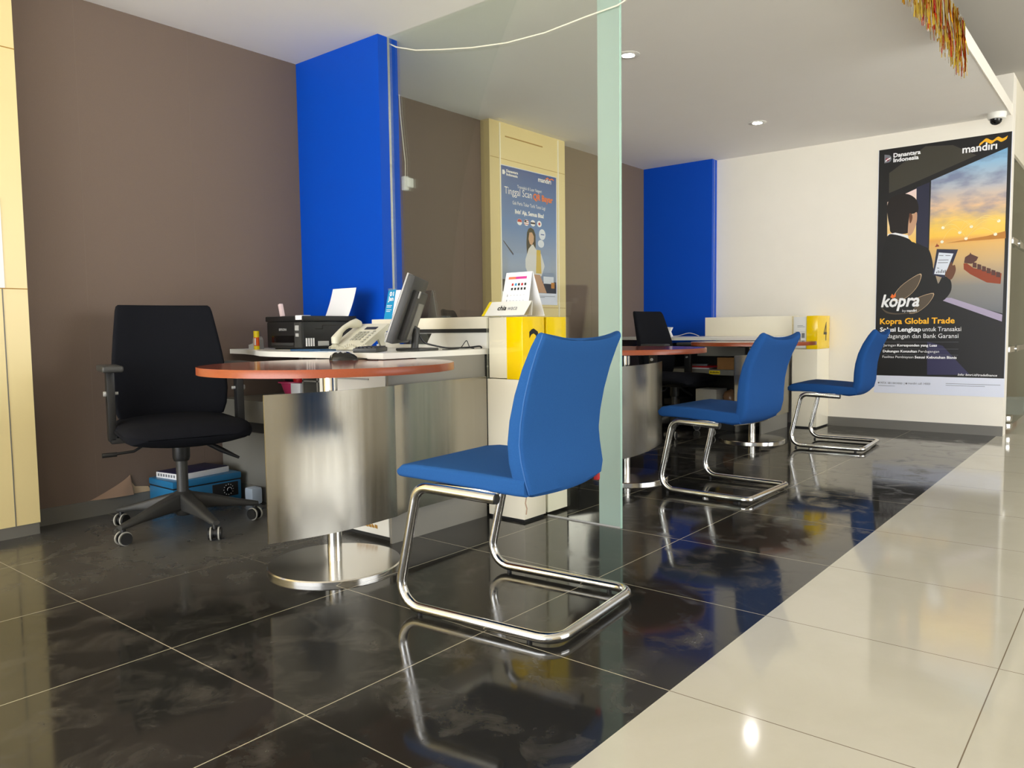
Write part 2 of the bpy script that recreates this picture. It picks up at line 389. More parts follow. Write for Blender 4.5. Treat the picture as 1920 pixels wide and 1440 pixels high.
# recessed ceiling lights
def downlight(x, y, label):
    t = thing('recessed_downlight', label, 'ceiling light', (x, y, H), 'round downlights in the ceiling')
    a = MB(); a.lathe((x, y, H), [(.062, -.004), (.066, -.002), (.066, .0), (.046, 0), (.044, -.004)], 40); a.build('trim_ring', M['white'], t)
    MB().lathe((x, y, H), [(.043, -.003), (.03, -.0045), (.003, -.005)], 32).build('diffuser', M['lamp'], t)
downlight(.33, 2.876, 'round lit downlight nearer the glass partition')
downlight(.318, 4.778, 'round lit downlight farther off, nearer the white far wall')

# dome camera
t = thing('dome_camera', 'white dome security camera on the ceiling above the large poster', 'camera', (1.74, 5.70, H))
MB().lathe((1.74, 5.70, H), [(.060, 0), (.062, -.018), (.056, -.042), (.04, -.048), (.02, -.048)], 40).build('housing', M['white'], t)
MB().lathe((1.735, 5.69, H-.048), [(.040, .010), (.040, 0), (.036, -.019), (.025, -.031), (.010, -.037), (.002, -.038)], 32).build('dome', M['black_gloss'], t)
MB().lathe((1.732, 5.660, H-.062), [(.010, 0), (.009, -.004), (.002, -.005)], 16, ax=(0, 1, .3)).build('lens', M['silver'], t)

# foil fringe garland on the soffit edge
ga = thing('foil_garland', 'gold red and silver foil fringe hanging from the soffit edge', 'garland', (1.822, 3.1, 2.4))
def strands(n, mname, name, seed, wmax):
    rnd = random.Random(seed); mb = MB()
    for i in range(n):
        y = rnd.uniform(2.25, 3.80); L = rnd.uniform(.17, .29); wd = rnd.uniform(.0025, wmax); z = 2.45-rnd.uniform(0, .04); x = 1.819+rnd.uniform(0, .012)
        a = rnd.uniform(-1.1, 1.1); rows = []; sw = rnd.uniform(-.018, .018); ph = rnd.uniform(0, 6); bx = rnd.uniform(-.004, .022); tw = rnd.uniform(-1.8, 1.8)
        for k in range(9):
            q = k/8; p = Vector((x+bx*q+.003*math.sin(ph+q*5), y+sw*q+.004*math.sin(ph+q*4), z-L*q))
            aa = a+q*tw; d = Vector((math.sin(aa)*.6, math.cos(aa), 0))*wd*(1-.3*q)
            rows.append([p-d, p+d])
        mb.loft(rows, closed=False, smooth=True)
    o = mb.build(name, M[mname], ga, fixn=False); o['kind'] = 'stuff'; return o
strands(420, 'gold', 'gold_strands', 1, .0078); strands(120, 'redfoil', 'red_strands', 2, .0085); strands(130, 'silverfoil', 'silver_strands', 3, .007)
MB().box(1.817, 1.8195, 2.2, 3.82, 2.41, 2.456).build('header_band', M['gold'], ga)

# cable across the ceiling and the adapter hanging beside the divider
pts = [(-.48, 1.83, 2.345), (-.40, 1.80, 2.302), (-.25, 1.795, 2.25), (-.07, 1.795, 2.212), (.12, 1.80, 2.178), (.333, 1.80, 2.150), (.55, 1.80, 2.142), (.767, 1.80, 2.155), (.92, 1.795, 2.158), (1.05, 1.79, 2.19), (1.3, 1.7, 2.3), (1.5, 1.6, 2.372)]
tag(MB().tube(pts, .0032, 8).build('power_cable', M['cable_white']), 'thin white cable sagging under the ceiling across the glass partition', 'cable')
t = thing('power_adapter', 'white plug adapter hanging on a thin cord beside the blue divider', 'adapter', (-.47, 1.91, 1.6))
MB().bbox(-.485, -.455, 1.895, 1.925, 1.60, 1.675, .006).build('housing', M['white'], t)
MB().bbox(-.463, -.44, 1.905, 1.945, 1.615, 1.665, .006).build('plug', M['white'], t)
MB().tube([(-.468, 1.91, 1.675), (-.468, 1.912, 1.75), (-.474, 1.90, 1.9), (-.478, 1.893, 2.0), (-.479, 1.889, 2.1)], .0025, 8).build('cord', M['cable_white'], t)

# ================================================================== VISITOR CHAIRS
def visitor_chair(kind):
    root = thing('visitor_chair', '', 'chair')
    root['group'] = 'blue visitor chairs facing the tables'
    def ribbon(path, thick, hw, bow, dip=0, rad=.012):
        rings = []; P = [Vector((x, 0, z)) for x, z in path]; n = len(P)
        for i, p in enumerate(P):
            t = (P[min(i+1, n-1)]-P[max(i-1, 0)]).normalized(); nrm = Vector((t.z, 0, -t.x)); ring = []
            for a, c in rrect(hw[i], thick[i]/2, rad, 4, 12):
                u = a/hw[i]
                ring.append(p+nrm*c+Vector((0, a, 0))+nrm*(bow[i]*(1-u*u))+t*(dip*(i/(n-1))**4*(abs(u)**2.5-1)))
            rings.append(ring)
        return rings
    if kind == 'A':
        sp = [(-.291, .413), (-.286, .420), (-.262, .429), (-.21, .432), (-.10, .430), (.02, .426), (.10, .422), (.15, .420), (.18, .420)]
        th = [.010, .024, .038, .044, .046, .048, .05, .05, .05]
        hw = [.212, .222, .230, .233, .234, .234, .233, .232, .230]
        bp = [(.166, .394), (.167, .399), (.164, .43), (.152, .49), (.148, .54), (.155, .60), (.171, .67), (.194, .74), (.22, .80), (.238, .834), (.241, .841), (.242, .844)]
        tb = [.03, .048, .052, .052, .050, .048, .044, .039, .033, .028, .022, .011]
        hb = [.20, .212, .226, .231, .232, .233, .234, .235, .236, .236, .233, .228]
        bow = [.022, .022, .02, .018, .016, .015, .014, .014, .014, .014, .014, .014]; dip = .022; rad = .011
        xf, xr, xt, zt, rc, zb = -.279, .283, -.190, .392, .06, .385
    else:
        sp = [(-.258, .398), (-.252, .408), (-.228, .419), (-.18, .424), (-.09, .422), (.02, .416), (.10, .410), (.16, .408), (.19, .41)]
        th = [.014, .034, .052, .058, .058, .058, .058, .056, .054]
        hw = [.205, .220, .230, .233, .233, .233, .233, .232, .230]
        bp = [(.10, .386), (.14, .390), (.172, .402), (.192, .426), (.201, .47), (.203, .53), (.209, .59), (.224, .655), (.25, .72), (.28, .775), (.30, .808), (.306, .817), (.308, .821)]
        tb = [.02, .036, .05, .056, .058, .058, .056, .053, .049, .044, .036, .026, .012]
        hb = [.205, .215, .226, .230, .232, .233, .233, .234, .235, .235, .232, .226, .218]
        bow = [.0, .004, .01, .014, .015, .015, .015, .015, .015, .015, .015, .015, .015]; dip = .030; rad = .018
        xf, xr, xt, zt, rc, zb = -.240, .247, -.160, .378, .03, .37
    fab = M['blue_fabric' if kind == 'A' else 'blue_fabric_deep']
    MB().loft(ribbon(sp, th, hw, [0]*9)).build('seat', fab, root)
    rb = ribbon(bp, tb, hb, bow, dip, rad)
    bk = MB().loft(rb).build('backrest', fab, root)
    if kind == 'A':          # piping along both rear edges of the backrest
        n = len(rb[0])
        for sg in (-1, 1):
            idx = max(range(n), key=lambda q: sg*rb[5][q].y*3+rb[5][q].x)
            MB().tube([r[idx] for r in rb[1:-1]], .0017, 6).build('piping', M['blue_piping'], bk)
    Y = .242; R = .0155; zf = R+.006
    p = [(.095, -Y, zb), (xt, -Y, zt), (xf, -Y, zf), (xr, -Y, zf), (xr, Y, zf), (xf, Y, zf), (xt, Y, zt), (.095, Y, zb)]
    MB().tube(fillet(p, [.05, .07, rc, rc, .07, .05], 8), R, 14).build('frame', M['chrome'], root)
    for s in (-1, 1):
        MB().cyl((.095, s*Y, zb), (.099, s*Y, zb-.0002), R*.93, 14).build('end_cap', M['black_plastic'], root)
        MB().bbox(-.14, .085, s*(Y-.028)-.012, s*(Y-.028)+.012, zb+.006, zb+.018, .003).build('seat_rail', M['chrome'], root)
    for x in (-.19, .20):
        for s in (-1, 1): MB().cyl((x, s*Y, 0), (x, s*Y, .012), .008, 10).build('glide', M['black_plastic'], root)
    return root
ch = visitor_chair('A'); chb = visitor_chair('B')
spots = [(1.1285, .842, 5.5, 'blue cantilever visitor chair nearest the camera, before the glass partition'),
         (.942, 2.794, -1.5, 'blue cantilever visitor chair in the middle of the row, just past the frosted glass band'),
         (.936, 4.678, 3, 'blue cantilever visitor chair farthest off, beside the white wall with the large poster')]
chairs = [ch, chb, dup(chb)]
for o, (x, y, a, lb) in zip(chairs, spots):
    o.location = (x, y, 0); o.rotation_euler = (0, 0, math.radians(a)); o['label'] = lb
# loose thread and red tag on the nearest chair
MB().tube([(.17, -.20, .40), (.168, -.205, .375), (.172, -.204, .36), (.169, -.203, .343)], .0016, 6).build('loose_thread', M['flap'], chairs[0], off=(0, 0, 0))
MB().bbox(.175, .19, .185, .20, .375, .396, .002).build('red_tag', M['red'], chairs[0], off=(0, 0, 0))

# ================================================================== OVAL TABLES
def table(pan):
    root = thing('pedestal_table', '', 'table'); root['group'] = 'round steel pedestal tables at the desks'
    A, B = .447, .447; N = 80
    top = MB(); poly = [(A*math.cos(2*PI*k/N), B*math.sin(2*PI*k/N)) for k in range(N)]
    z0, z1 = .712, .739
    prof = [(1, z0+.001), (1.0, z1-.002), (.997, z1)]
    rings = [[(x*s, y*s, z) for x, y in poly] for s, z in prof]
    top.loft(rings, 0, cap=False); top.add([(x*.997, y*.997, z1) for x, y in poly], [tuple(range(N))], 1); top.add([(x, y, z0+.001) for x, y in poly], [tuple(range(N))[::-1]], 0)
    top.build('table_top', [M['wood'], M['wood_top']], root)
    px, py = 0, 0
    MB().cyl((px, py, .015), (px, py, .712), .026, 32).build('pole', M['steel_edge'], root)
    MB().lathe((px, py, 0), [(.24, 0), (.24, .012), (.236, .016), (.06, .02), (.03, .022), (.001, .022)], 64).build('base', M['steel_edge'], root)
    MB().cyl((px, py, .698), (px, py, .7119), .11, 32).build('top_plate', M['dark_plastic'], root)
    # curved steel front panel
    pan = [Vector((x, y, 0)) for x, y in pan]; rows = []
    for p in pan: rows.append([p+Vector((0, 0, .130)), p+Vector((0, 0, .642)), p+Vector((-.005, 0, .642)), p+Vector((-.005, 0, .130))])
    MB().loft(rows).build('front_panel', M['steel'], root, 'curved brushed steel panel')
    return root
def smooth(pts, n=6):
    out = []
    for i in range(len(pts)-1):
        p0 = pts[max(i-1, 0)]; p1 = pts[i]; p2 = pts[i+1]; p3 = pts[min(i+2, len(pts)-1)]
        for k in range(n):
            t = k/n; out.append(tuple(.5*((2*b)+(-a+c)*t+(2*a-5*b+4*c-d)*t*t+(-a+3*b-3*c+d)*t**3) for a, b, c, d in zip(p0, p1, p2, p3)))
    out.append(pts[-1]); return out
TX, TY = .353, .745
def rel(pts, x, y): return [(a-x, b-y) for a, b in smooth(pts)]
panA = rel([(.325, .49), (.362, .61), (.386, .72), (.394, .85), (.389, .96)], TX, TY)+rel([(.386, 1.02), (.356, 1.12), (.345, 1.3), (.335, 1.5), (.324, 1.636)], TX, TY)
t1 = table(panA); t1.location = (TX, TY, 0); t1['label'] = 'round wood topped table nearest the camera, behind the nearest blue chair'
panB = rel([(.32, 2.28), (.375, 2.40), (.405, 2.53), (.418, 2.68), (.417, 2.82), (.40, 2.96), (.37, 3.09), (.335, 3.22), (.29, 3.35)], .353, 2.80)
t2 = table(panB); t2.location = (.353, 2.80, 0); t2['label'] = 'round wood topped table just behind the frosted glass band'
t3 = dup(t1); t3.location = (.362, 4.615, 0); t3['label'] = 'round wood topped table at the far desk by the number four stand'

# ================================================================== SWIVEL CHAIRS
def swivel():
    root = thing('office_chair', '', 'chair'); root['group'] = 'black swivel office chairs behind the tables'
    # seat cushion: stations along x
    rings = []
    for x, hw, zt, zb in ((-.235, .19, .475, .455), (-.225, .215, .488, .44), (-.19, .235, .495, .425), (-.1, .25, .492, .415), (0, .258, .490, .41), (.1, .26, .492, .398), (.18, .257, .49, .388), (.225, .246, .480, .386), (.25, .228, .462, .395), (.262, .20, .447, .412), (.268, .185, .437, .422), (.2695, .17, .432, .427)):
        h = (zt-zb)/2; c = (zt+zb)/2
        rings.append([Vector((x, a, c+b-(min(.02, .5*h)*(abs(a)/hw)**3 if b > 0 else -min(.034, .62*h)*(abs(a)/hw)**2.2*(1 if x > 0 else .5)))) for a, b in rrect(hw, h, .03, 4)])
    MB().loft(rings).build('seat', M['black_fabric'], root)
    MB().bbox(-.17, .15, -.15, .15, .385, .42, .01).build('seat_pan', M['black_plastic'], root)
    st = [(-.20, .475, .20, .02), (-.202, .485, .222, .04), (-.205, .53, .236, .05), (-.205, .60, .242, .052), (-.215, .68, .240, .05), (-.232, .76, .232, .046), (-.25, .84, .222, .042), (-.266, .91, .212, .038), (-.278, .955, .206, .034), (-.284, .975, .20, .026), (-.286, .983, .19, .012)]
    rings = []
    for x, z, hw, th in st:
        rings.append([Vector((x+b+.05*(a/.24)**2, a, z)) for a, b in rrect(hw, th/2, .018, 4)])
    MB().loft(rings).build('backrest', M['black_fabric'], root)
    MB().tube(fillet([(-.05, 0, .40), (-.25, 0, .40), (-.265, 0, .60)], .05), .022, 10).build('back_bracket', M['black_plastic'], root)
    for s in (-1, 1):
        a = MB(); a.bbox(-.06, .0, s*.262-.016, s*.262+.016, .405, .70, .006); a.bbox(-.06, 0, min(s*.14, s*.27), max(s*.14, s*.27), .395, .42, .004)
        arm = a.build('armrest', M['black_plastic'], root)
        MB().bbox(-.12, .10, s*.262-.040, s*.262+.040, .698, .725, .011, seg=3).build('arm_pad', M['dark_plastic'], arm)
        b = MB()
        for zz in (.605,): b.cyl((-.03, s*.262, zz), (-.03, s*.288, zz), .011, 14); b.cyl((-.03, s*.232, zz), (-.03, s*.262, zz), .007, 10)
        b.build('adjust_knob', M['silver'], arm)
    MB().tube([(.0, -.08, .395), (.03, -.16, .38), (.03, -.19, .362), (.03, -.30, .355)], .006, 8).build('tilt_lever', M['black_plastic'], root)
    MB().tube([(.03, -.255, .356), (.03, -.31, .355)], .010, 10).build('lever_grip', M['black_plastic'], root)
    MB().tube([(-.02, .08, .385), (.0, .17, .33), (.02, .24, .29)], [.011, .012, .006], 10).build('tension_handle', M['black_plastic'], root)
    MB().lathe((0, 0, 0), [(.036, .40), (.036, .315), (.031, .30), (.001, .299)], 20).build('lift_cover', M['black_plastic'], root)
    MB().cyl((0, 0, .10), (0, 0, .31), .024, 20).build('gas_lift', M['dark_plastic'], root)
    MB().lathe((0, 0, 0), [(.028, .06), (.046, .08), (.05, .12), (.046, .155), (.03, .165), (.001, .166)], 24).build('base_hub', M['dark_plastic'], root)
    for k in range(5):
        an = math.radians(-77+72*k+BASE); d = Vector((math.cos(an), math.sin(an), 0)); n = Vector((-d.y, d.x, 0))
        rings = []
        for r, hw, zt, zb in ((.03, .03, .16, .085), (.12, .027, .138, .082), (.22, .022, .108, .075), (.29, .019, .09, .066), (.315, .014, .083, .066)):
            rings.append([d*r+n*a+Vector((0, 0, (zt+zb)/2+b)) for a, b in rrect(hw, (zt-zb)/2, .012, 3)])
        MB().loft(rings).build('base_leg', M['dark_plastic'], root)
        p = d*.30; sw = math.radians(k*50+20); ax = Vector((math.cos(sw), math.sin(sw), 0)); c = MB()
        c.cyl(p+Vector((0, 0, .045)), p+Vector((0, 0, .075)), .01, 10, 0)
        for s in (-1, 1):
            q = p+Vector((0, 0, .0285)); c.cyl(q+ax*s*.007, q+ax*s*.026, .0245, 20, 0); c.cyl(q+ax*s*.013, q+ax*s*.0185, .0285, 22, 1)
        c.cyl(p+Vector((0, 0, .03))-ax*.008, p+Vector((0, 0, .03))+ax*.008, .02, 14, 0)
        c.build('caster', [M['black_plastic'], M['grey_rubber']], root)
    return root
CA = -17
BASE = -CA
sw = swivel()
sws = [sw, dup(sw), dup(sw)]
for o, (x, y, a, lb) in zip(sws, [(-.62, .685, CA, 'black swivel office chair nearest the camera, against the brown wall'),
                                  (-.645, 2.77, 35, 'black swivel office chair of which only the back top shows over the cream riser'),
                                  (-.27, 4.60, -4, 'black swivel office chair at the far desk before the brown wall')]):
    o.location = (x, y, 0); o.rotation_euler = (0, 0, math.radians(a)); o['label'] = lb

# ================================================================== NEAR DESK
WZ0, WZ1 = .742, .766
wt = MB(); wt.prism([(-1.18, 1.27), (-.98, 1.235), (-.78, 1.16), (-.58, 1.065), (-.45, 1.035), (.312, 1.035), (.312, 1.742), (-1.18, 1.742)], WZ0, WZ1)
o = wt.build('worktop', M['white_lam'], off=(-.4, 1.4, WZ0)); tag(o, 'long white worktop carrying the printer, phone and monitor', 'worktop')
cab = thing('desk_cabinet', 'white fronted desk cabinet with grey side panel under the near worktop', 'cabinet', (.1, 1.35, 0))
MB().box(-.13, .30, 1.07, 1.64, .02, .711).build('body', M['white_lam'], cab)
MB().ext([(.30, 1.06, 0), (.30, 1.64, 0), (.30, 1.64, .7418), (.30, 1.215, .7418), (.30, 1.215, .711), (.30, 1.06, .711)], (.012, 0, 0)).build('side_panel', M['grey_panel'], cab, 'grey side panel')
MB().bbox(-.125, .298, 1.056, 1.0695, .50, .705, .003).build('drawer', M['white'], cab)
d2 = MB().bbox(-.125, .298, 1.056, 1.0695, .025, .495, .003).build('door', M['white'], cab)
MB().bbox(-.03, .2, 1.052, 1.0555, .655, .662, .0015).build('drawer_pull', M['silver'], cab)
b = MB()
for i in range(7):
    x = .10+i*.019; b.ext([(x, 1.0555, .066+.004*(i % 2)), (x+.016, 1.0555, .064-.003*(i % 3)), (x+.017, 1.0555, .05), (x+.001, 1.0555, .052)], (0, -.0008, 0))
b.build('tape_residue', M['tape'], d2)
MB().box(-.12, .30, 1.085, 1.63, 0, .02).build('plinth', M['dark_lam'], cab)
# support panel of the worktop by the wall with the open shelf
sh = thing('under_desk_shelf', 'grey open shelf unit under the worktop left of the white cabinet', 'shelf', (-.6, 1.5, 0))
MB().box(-1.17, -.14, 1.70, 1.74, 0, .741).build('back_panel', M['grey_lam'], sh)
MB().box(-1.17, -.15, 1.20, 1.70, .49, .5095).build('shelf_board', M['grey_lam'], sh)
MB().box(-1.17, -.15, 1.185, 1.205, .40, .5095).build('shelf_edge', M['grey_lam'], sh)
MB().box(-1.17, -.15, 1.20, 1.22, .075, .345).build('kick_panel', M['grey_lam'], sh)
MB().box(-1.17, -.15, 1.195, 1.215, .0, .075).build('plinth', M['skirting'], sh)
MB().box(-1.17, -.15, 1.21, 1.23, .345, .40).build('shadow_gap', M['dark_lam'], sh)
# pigeonhole organiser on that shelf
og = thing('letter_tray', 'grey pigeonhole organiser with slips of paper under the worktop', 'organiser', (-.5, 1.5, .51))
q = MB()
q.box(-.70, -.69, 1.38, 1.6, .51, .73)
for x in (-.575, -.46, -.42): q.box(x-.006, x+.006, 1.38, 1.6, .51, .73)
for z in (.51, .60, .64, .722): q.box(-.70, -.42, 1.38, 1.6, z, z+.008)
q.box(-.70, -.42, 1.59, 1.6, .51, .73); q.build('frame', M['grey_panel'], og)
for x in (-.665, -.53):
    tag(MB().bbox(x, x+.07, 1.37, 1.5, .648, .656, .002).build('paper_slip', M['paper'], off=(x, 1.4, .65)), 'white slip in the %s slot of the grey organiser' % ('left' if x < -.6 else 'right'), 'paper', 'slips in the organiser')
k = thing('pink_basket', 'pink plastic basket on the shelf under the worktop', 'basket', (-.84, 1.44, .51))
MB().lathe((-.84, 1.44, .51), [(.05, 0), (.075, .075), (.09, .078), (.09, .084), (.07, .082), (.047, .006), (.001, .005)], 28).build('bowl', M['pink'], k)
tag(MB().bbox(-.88, -.79, 1.40, 1.47, .595, .607, .003).build('black_tray', M['black_plastic'], off=(-.83, 1.44, .595)), 'flat black tray lying across the pink basket', 'tray')
tag(MB().lathe((-.765, 1.41, .595), [(.03, .0), (.034, .02), (.028, .06), (.018, .08), (.012, .11), (.002, .112)], 16).build('red_ornament', M['red'], off=(-.76, 1.41, .595)), 'small red ornament above the pink basket', 'ornament')
tag(MB().bbox(-.785, -.705, 1.37, 1.40, .535, .59, .003).build('white_card_box', M['paper'], off=(-.74, 1.38, .51)), 'small white box between pink basket and grey organiser', 'box')
for x, m, nm, lb in ((-.375, 'dark_lam', 'binder', 'dark binder beside the grey organiser'), (-.315, 'paper', 'binder', 'white binder beside the table pole'), (-.26, 'cream', 'binder', 'cream binder next to the white binder'), (-.205, 'dark_lam', 'binder', 'dark binder nearest the white cabinet')):
    tag(MB().bbox(x-.022, x+.022, 1.40, 1.65, .512, .735, .004).build(nm, M[m], off=(x, 1.5, .51)), lb, 'binder', 'binders under the near worktop')

# riser along the partition
rs = thing('desk_riser', 'low cream rail riser with dark slot along the back of the near worktop', 'riser', (-.05, 1.68, WZ1))
MB().bbox(-.478, .318, 1.66, 1.74, .858, .912, .002).build('rail', M['cream2'], rs)
MB().box(-.18, .316, 1.664, 1.735, .840, .858).build('slot', M['dark_lam'], rs)
MB().ext([(-.045, 1.668, .846), (.318, 1.668, .846), (.318, 1.668, .767), (-.10, 1.668, .767)], (0, .012, 0)).build('back_board', M['white_lam'], rs)
MB().box(-.478, -.045, 1.668, 1.71, .838, .846).build('upper_lip', M['white_lam'], rs)
MB().ext([(-.478, 1.70, .838), (-.36, 1.70, .838), (-.325, 1.70, .784), (-.478, 1.70, .784)], (0, .012, 0)).build('back_board', M['white_lam'], rs)
MB().box(-.478, -.07, 1.69, 1.712, .767, .784).build('lower_lip', M['white_lam'], rs)

# numbered stands
def stand(x0, y0, label, digit, gap, dh=.907):
    t = thing('queue_stand', label, 'stand', (x0+.1, y0+.16, 0), 'numbered cream stands with yellow tops')
    X1 = x0+.206; zt = dh; zl = zt-.275
    if gap:
        MB().bbox(x0, X1, y0, y0+.158, .012, zl, .0015).build('body', M['cream2'], t)
        MB().bbox(x0, X1, y0+.176, y0+.327, .012, zl, .0015).build('body', M['cream2'], t)
    else: MB().bbox(x0, X1, y0, y0+.31, .012, zl, .0015).build('body', M['cream2'], t)
    MB().box(x0+.006, X1-.008, y0+.008, y0+(.15 if gap else .30), 0, .012).build('foot', M['black_plastic'], t)
    # yellow panel wraps the aisle corner, clear acrylic box on the other side
    if gap:
        ye = MB(); ye.bbox(x0+.116, X1, y0-.001, y0+.158, zl+.001, zt, .002).build('yellow_panel', M['yellow'], t)
        MB().bbox(x0+.116, X1, y0+.176, y0+.327, zl+.001, zt, .002).build('yellow_panel', M['yellow'], t)
    else: MB().bbox(x0+.116, X1, y0-.001, y0+.31, zl+.001, zt, .002).build('yellow_panel', M['yellow'], t)
    hb = y0+(.158 if gap else .31)
    MB().box(x0+.004, x0+.1155, y0+.012, hb, zl+.004, zt-.001).build('back_block', M['cream2'], t)
    ac = MB(); ac.box(x0, x0+.115, y0-.001, y0+.002, zl+.001, zt); ac.box(x0, x0+.003, y0+.002, y0+.03, zl+.001, zt); ac.box(x0+.003, x0+.115, y0+.002, y0+.012, zl+.001, zl+.004)
    ac.build('leaflet_holder', M['acrylic'], t)
    tm = text_mb(digit, (X1+.0008, y0+(.045 if gap else .15), zl+.068), (0, 1, 0), (0, 0, 1), width=.085, height=.155)
    tm.build('digit', M['digit'], t, 'black number')
    return t
stand(.324, 1.642, 'cream stand with yellow top under the tent calendar, beside the glass partition', '2', True)
s4 = stand(.345, 5.512, 'cream stand with yellow top and number four by the far wall', '4', False, .932)
tag(MB().bbox(.355, .455, 5.5165, 5.5205, .665, .925, .001).build('leaflet', M['paper'], off=(.4, 5.518, .66)), 'white leaflets in the clear holder of the number four stand', 'leaflet')
lf = bpy.data.objects['leaflet']
b = MB(); b.box(.385, .445, 5.5150, 5.5164, .84, .843); b.box(.385, .43, 5.5150, 5.5164, .85, .853); b.box(.365, .45, 5.5150, 5.5164, .80, .8015); b.box(.365, .385, 5.5150, 5.5164, .70, .735)
b.box(.40, .412, 5.5150, 5.5164, .72, .78); b.box(.42, .445, 5.5150, 5.5164, .75, .79); b.build('print', M['pgrey'], lf)

# name plate and tent calendar on the near stand
nt_ = thing('name_plate', 'white tent name plate with yellow end reading chia waca', 'name plate', (.43, 1.665, .913))
def slab(poly, d, m, name, parent): return MB().ext(poly, d).build(name, m, parent)
slab([(.297, 1.642, .914), (.537, 1.642, .914), (.565, 1.665, .976), (.325, 1.665, .976)], (0, .004, .0), M['white'], 'face', nt_)
slab([(.537, 1.70, .914), (.300, 1.70, .914), (.327, 1.67, .976), (.564, 1.67, .976)], (0, .003, 0), M['white'], 'rear_face', nt_)
slab([(.295, 1.6405, .914), (.311, 1.6405, .914), (.340, 1.6645, .977), (.325, 1.6645, .977)], (0, .004, 0), M['yellow2'], 'yellow_end', nt_)
up_ = Vector((.028, .023, .062)).normalized()
text_mb('chia', (.383, 1.6495, .938), (1, 0, 0), (0, .348, .937), width=.048, height=.021, bold=.02, shear=.25).build('lettering', M['digit'], nt_)
text_mb('waca', (.441, 1.6495, .938), (1, 0, 0), (0, .348, .937), width=.052, height=.021, shear=.25).build('lettering', M['pgrey'], nt_)

tc = thing('tent_calendar', 'white tent calendar with pink bar standing on the near yellow stand', 'calendar', (.43, 1.73, .909))
A = [(.345, 1.705, .911), (.505, 1.705, .911), (.515, 1.735, 1.108), (.368, 1.735, 1.108)]
slab(A, (0, .0025, 0), M['paper'], 'front_page', tc)
slab([(.54, 1.79, .911), (.37, 1.79, .911), (.370, 1.738, 1.108), (.516, 1.738, 1.108)], (0, .0025, 0), M['paper'], 'rear_page', tc)
def onpage(u, v):   # u,v in 0..1 on the calendar page
    a = Vector(A[3]).lerp(Vector(A[2]), u); b = Vector(A[0]).lerp(Vector(A[1]), u); return a.lerp(b, v)+Vector((0, -.0008, .0))
def prect(mb, u0, u1, v0, v1, mi=0): mb.add([onpage(u0, v0), onpage(u1, v0), onpage(u1, v1), onpage(u0, v1)], [(0, 1, 2, 3)], mi)
b = MB()
for i in range(10): prect(b, .13+.07*i, .13+.07*(i+1), .10, .155, 0 if i < 4 else 1)
b.build('header_bar', [mat('coral', rgb(250, 130, 90), .5), mat('magenta', rgb(214, 60, 150), .5)], tc)
b = MB()
for r in range(2):
    for c in range(5): prect(b, .29+.12*c, .36+.12*c, .25+.10*r, .305+.10*r, [1, 2, 0, 1, 0, 0, 0, 0, 0, 0][r*5+c])
for r in range(4):
    for c in range(5): prect(b, .29+.12*c, .35+.12*c, .52+.12*r, .525+.12*r, 3)
    prect(b, .18, .2, .5+.12*r, .55+.12*r, 3)
b.build('date_grid', [M['black_plastic'], M['red'], M['cyan'], M['pgrey']], tc)

# blue flip calendar behind the monitor
fc = thing('flip_calendar', 'blue and white flip calendar reading 01 Jan behind the monitor', 'calendar', (-.36, 1.70, .913))
Rz = Matrix.Rotation(math.radians(8), 3, 'Z')
def fcp(x, y, z): return Vector((-.418, 1.69, .913))+Rz@Vector((x, y, z))
MB().ext([fcp(0, 0, 0), fcp(.052, 0, 0), fcp(.06, .03, .152), fcp(.012, .03, .152)], (0, .003, 0)).build('blue_cover', M['cyan'], fc)
MB().ext([fcp(.053, 0, 0), fcp(.155, 0, 0), fcp(.16, .03, .148), fcp(.061, .03, .148)], (0, .003, 0)).build('white_page', M['paper'], fc)
MB().ext([fcp(.0, .06, 0), fcp(.15, .06, 0), fcp(.155, .034, .148), fcp(.012, .034, .148)], (0, .003, 0)).build('rear_page', M['navy'], fc)
uu = (Vector((0, .03, .152))).normalized(); rr_ = Rz@Vector((1, 0, 0))
merge(text_mb('01', fcp(.024, .0235, .118)+Vector((0, -.0012, 0)), rr_, Rz@uu, width=.026, height=.022, bold=.03),
      text_mb('Jan', fcp(.018, .0185, .094)+Vector((0, -.0012, 0)), rr_, Rz@uu, width=.033, height=.022, bold=.03),
      MB().add([fcp(u, v, h)+Vector((0, -.0012, 0)) for h0, n in ((.068, .034), (.06, .03), (.046, .034), (.038, .026)) for u, v, h in ((.012, h0*.2, h0), (.012+n, h0*.2, h0), (.012+n, h0*.2+.0006, h0+.003), (.012, h0*.2+.0006, h0+.003))], [(0, 1, 2, 3), (4, 5, 6, 7), (8, 9, 10, 11), (12, 13, 14, 15)])).build('lettering', M['paper'], fc)
b = MB()
for i in range(6): b.tube([fcp(.016+i*.0075, .027+.006*math.cos(a), .152+.006*math.sin(a)) for a in [k*PI/4 for k in range(8)]], .0008, 5, closed=True)
b.build('spiral', M['alu'], fc)

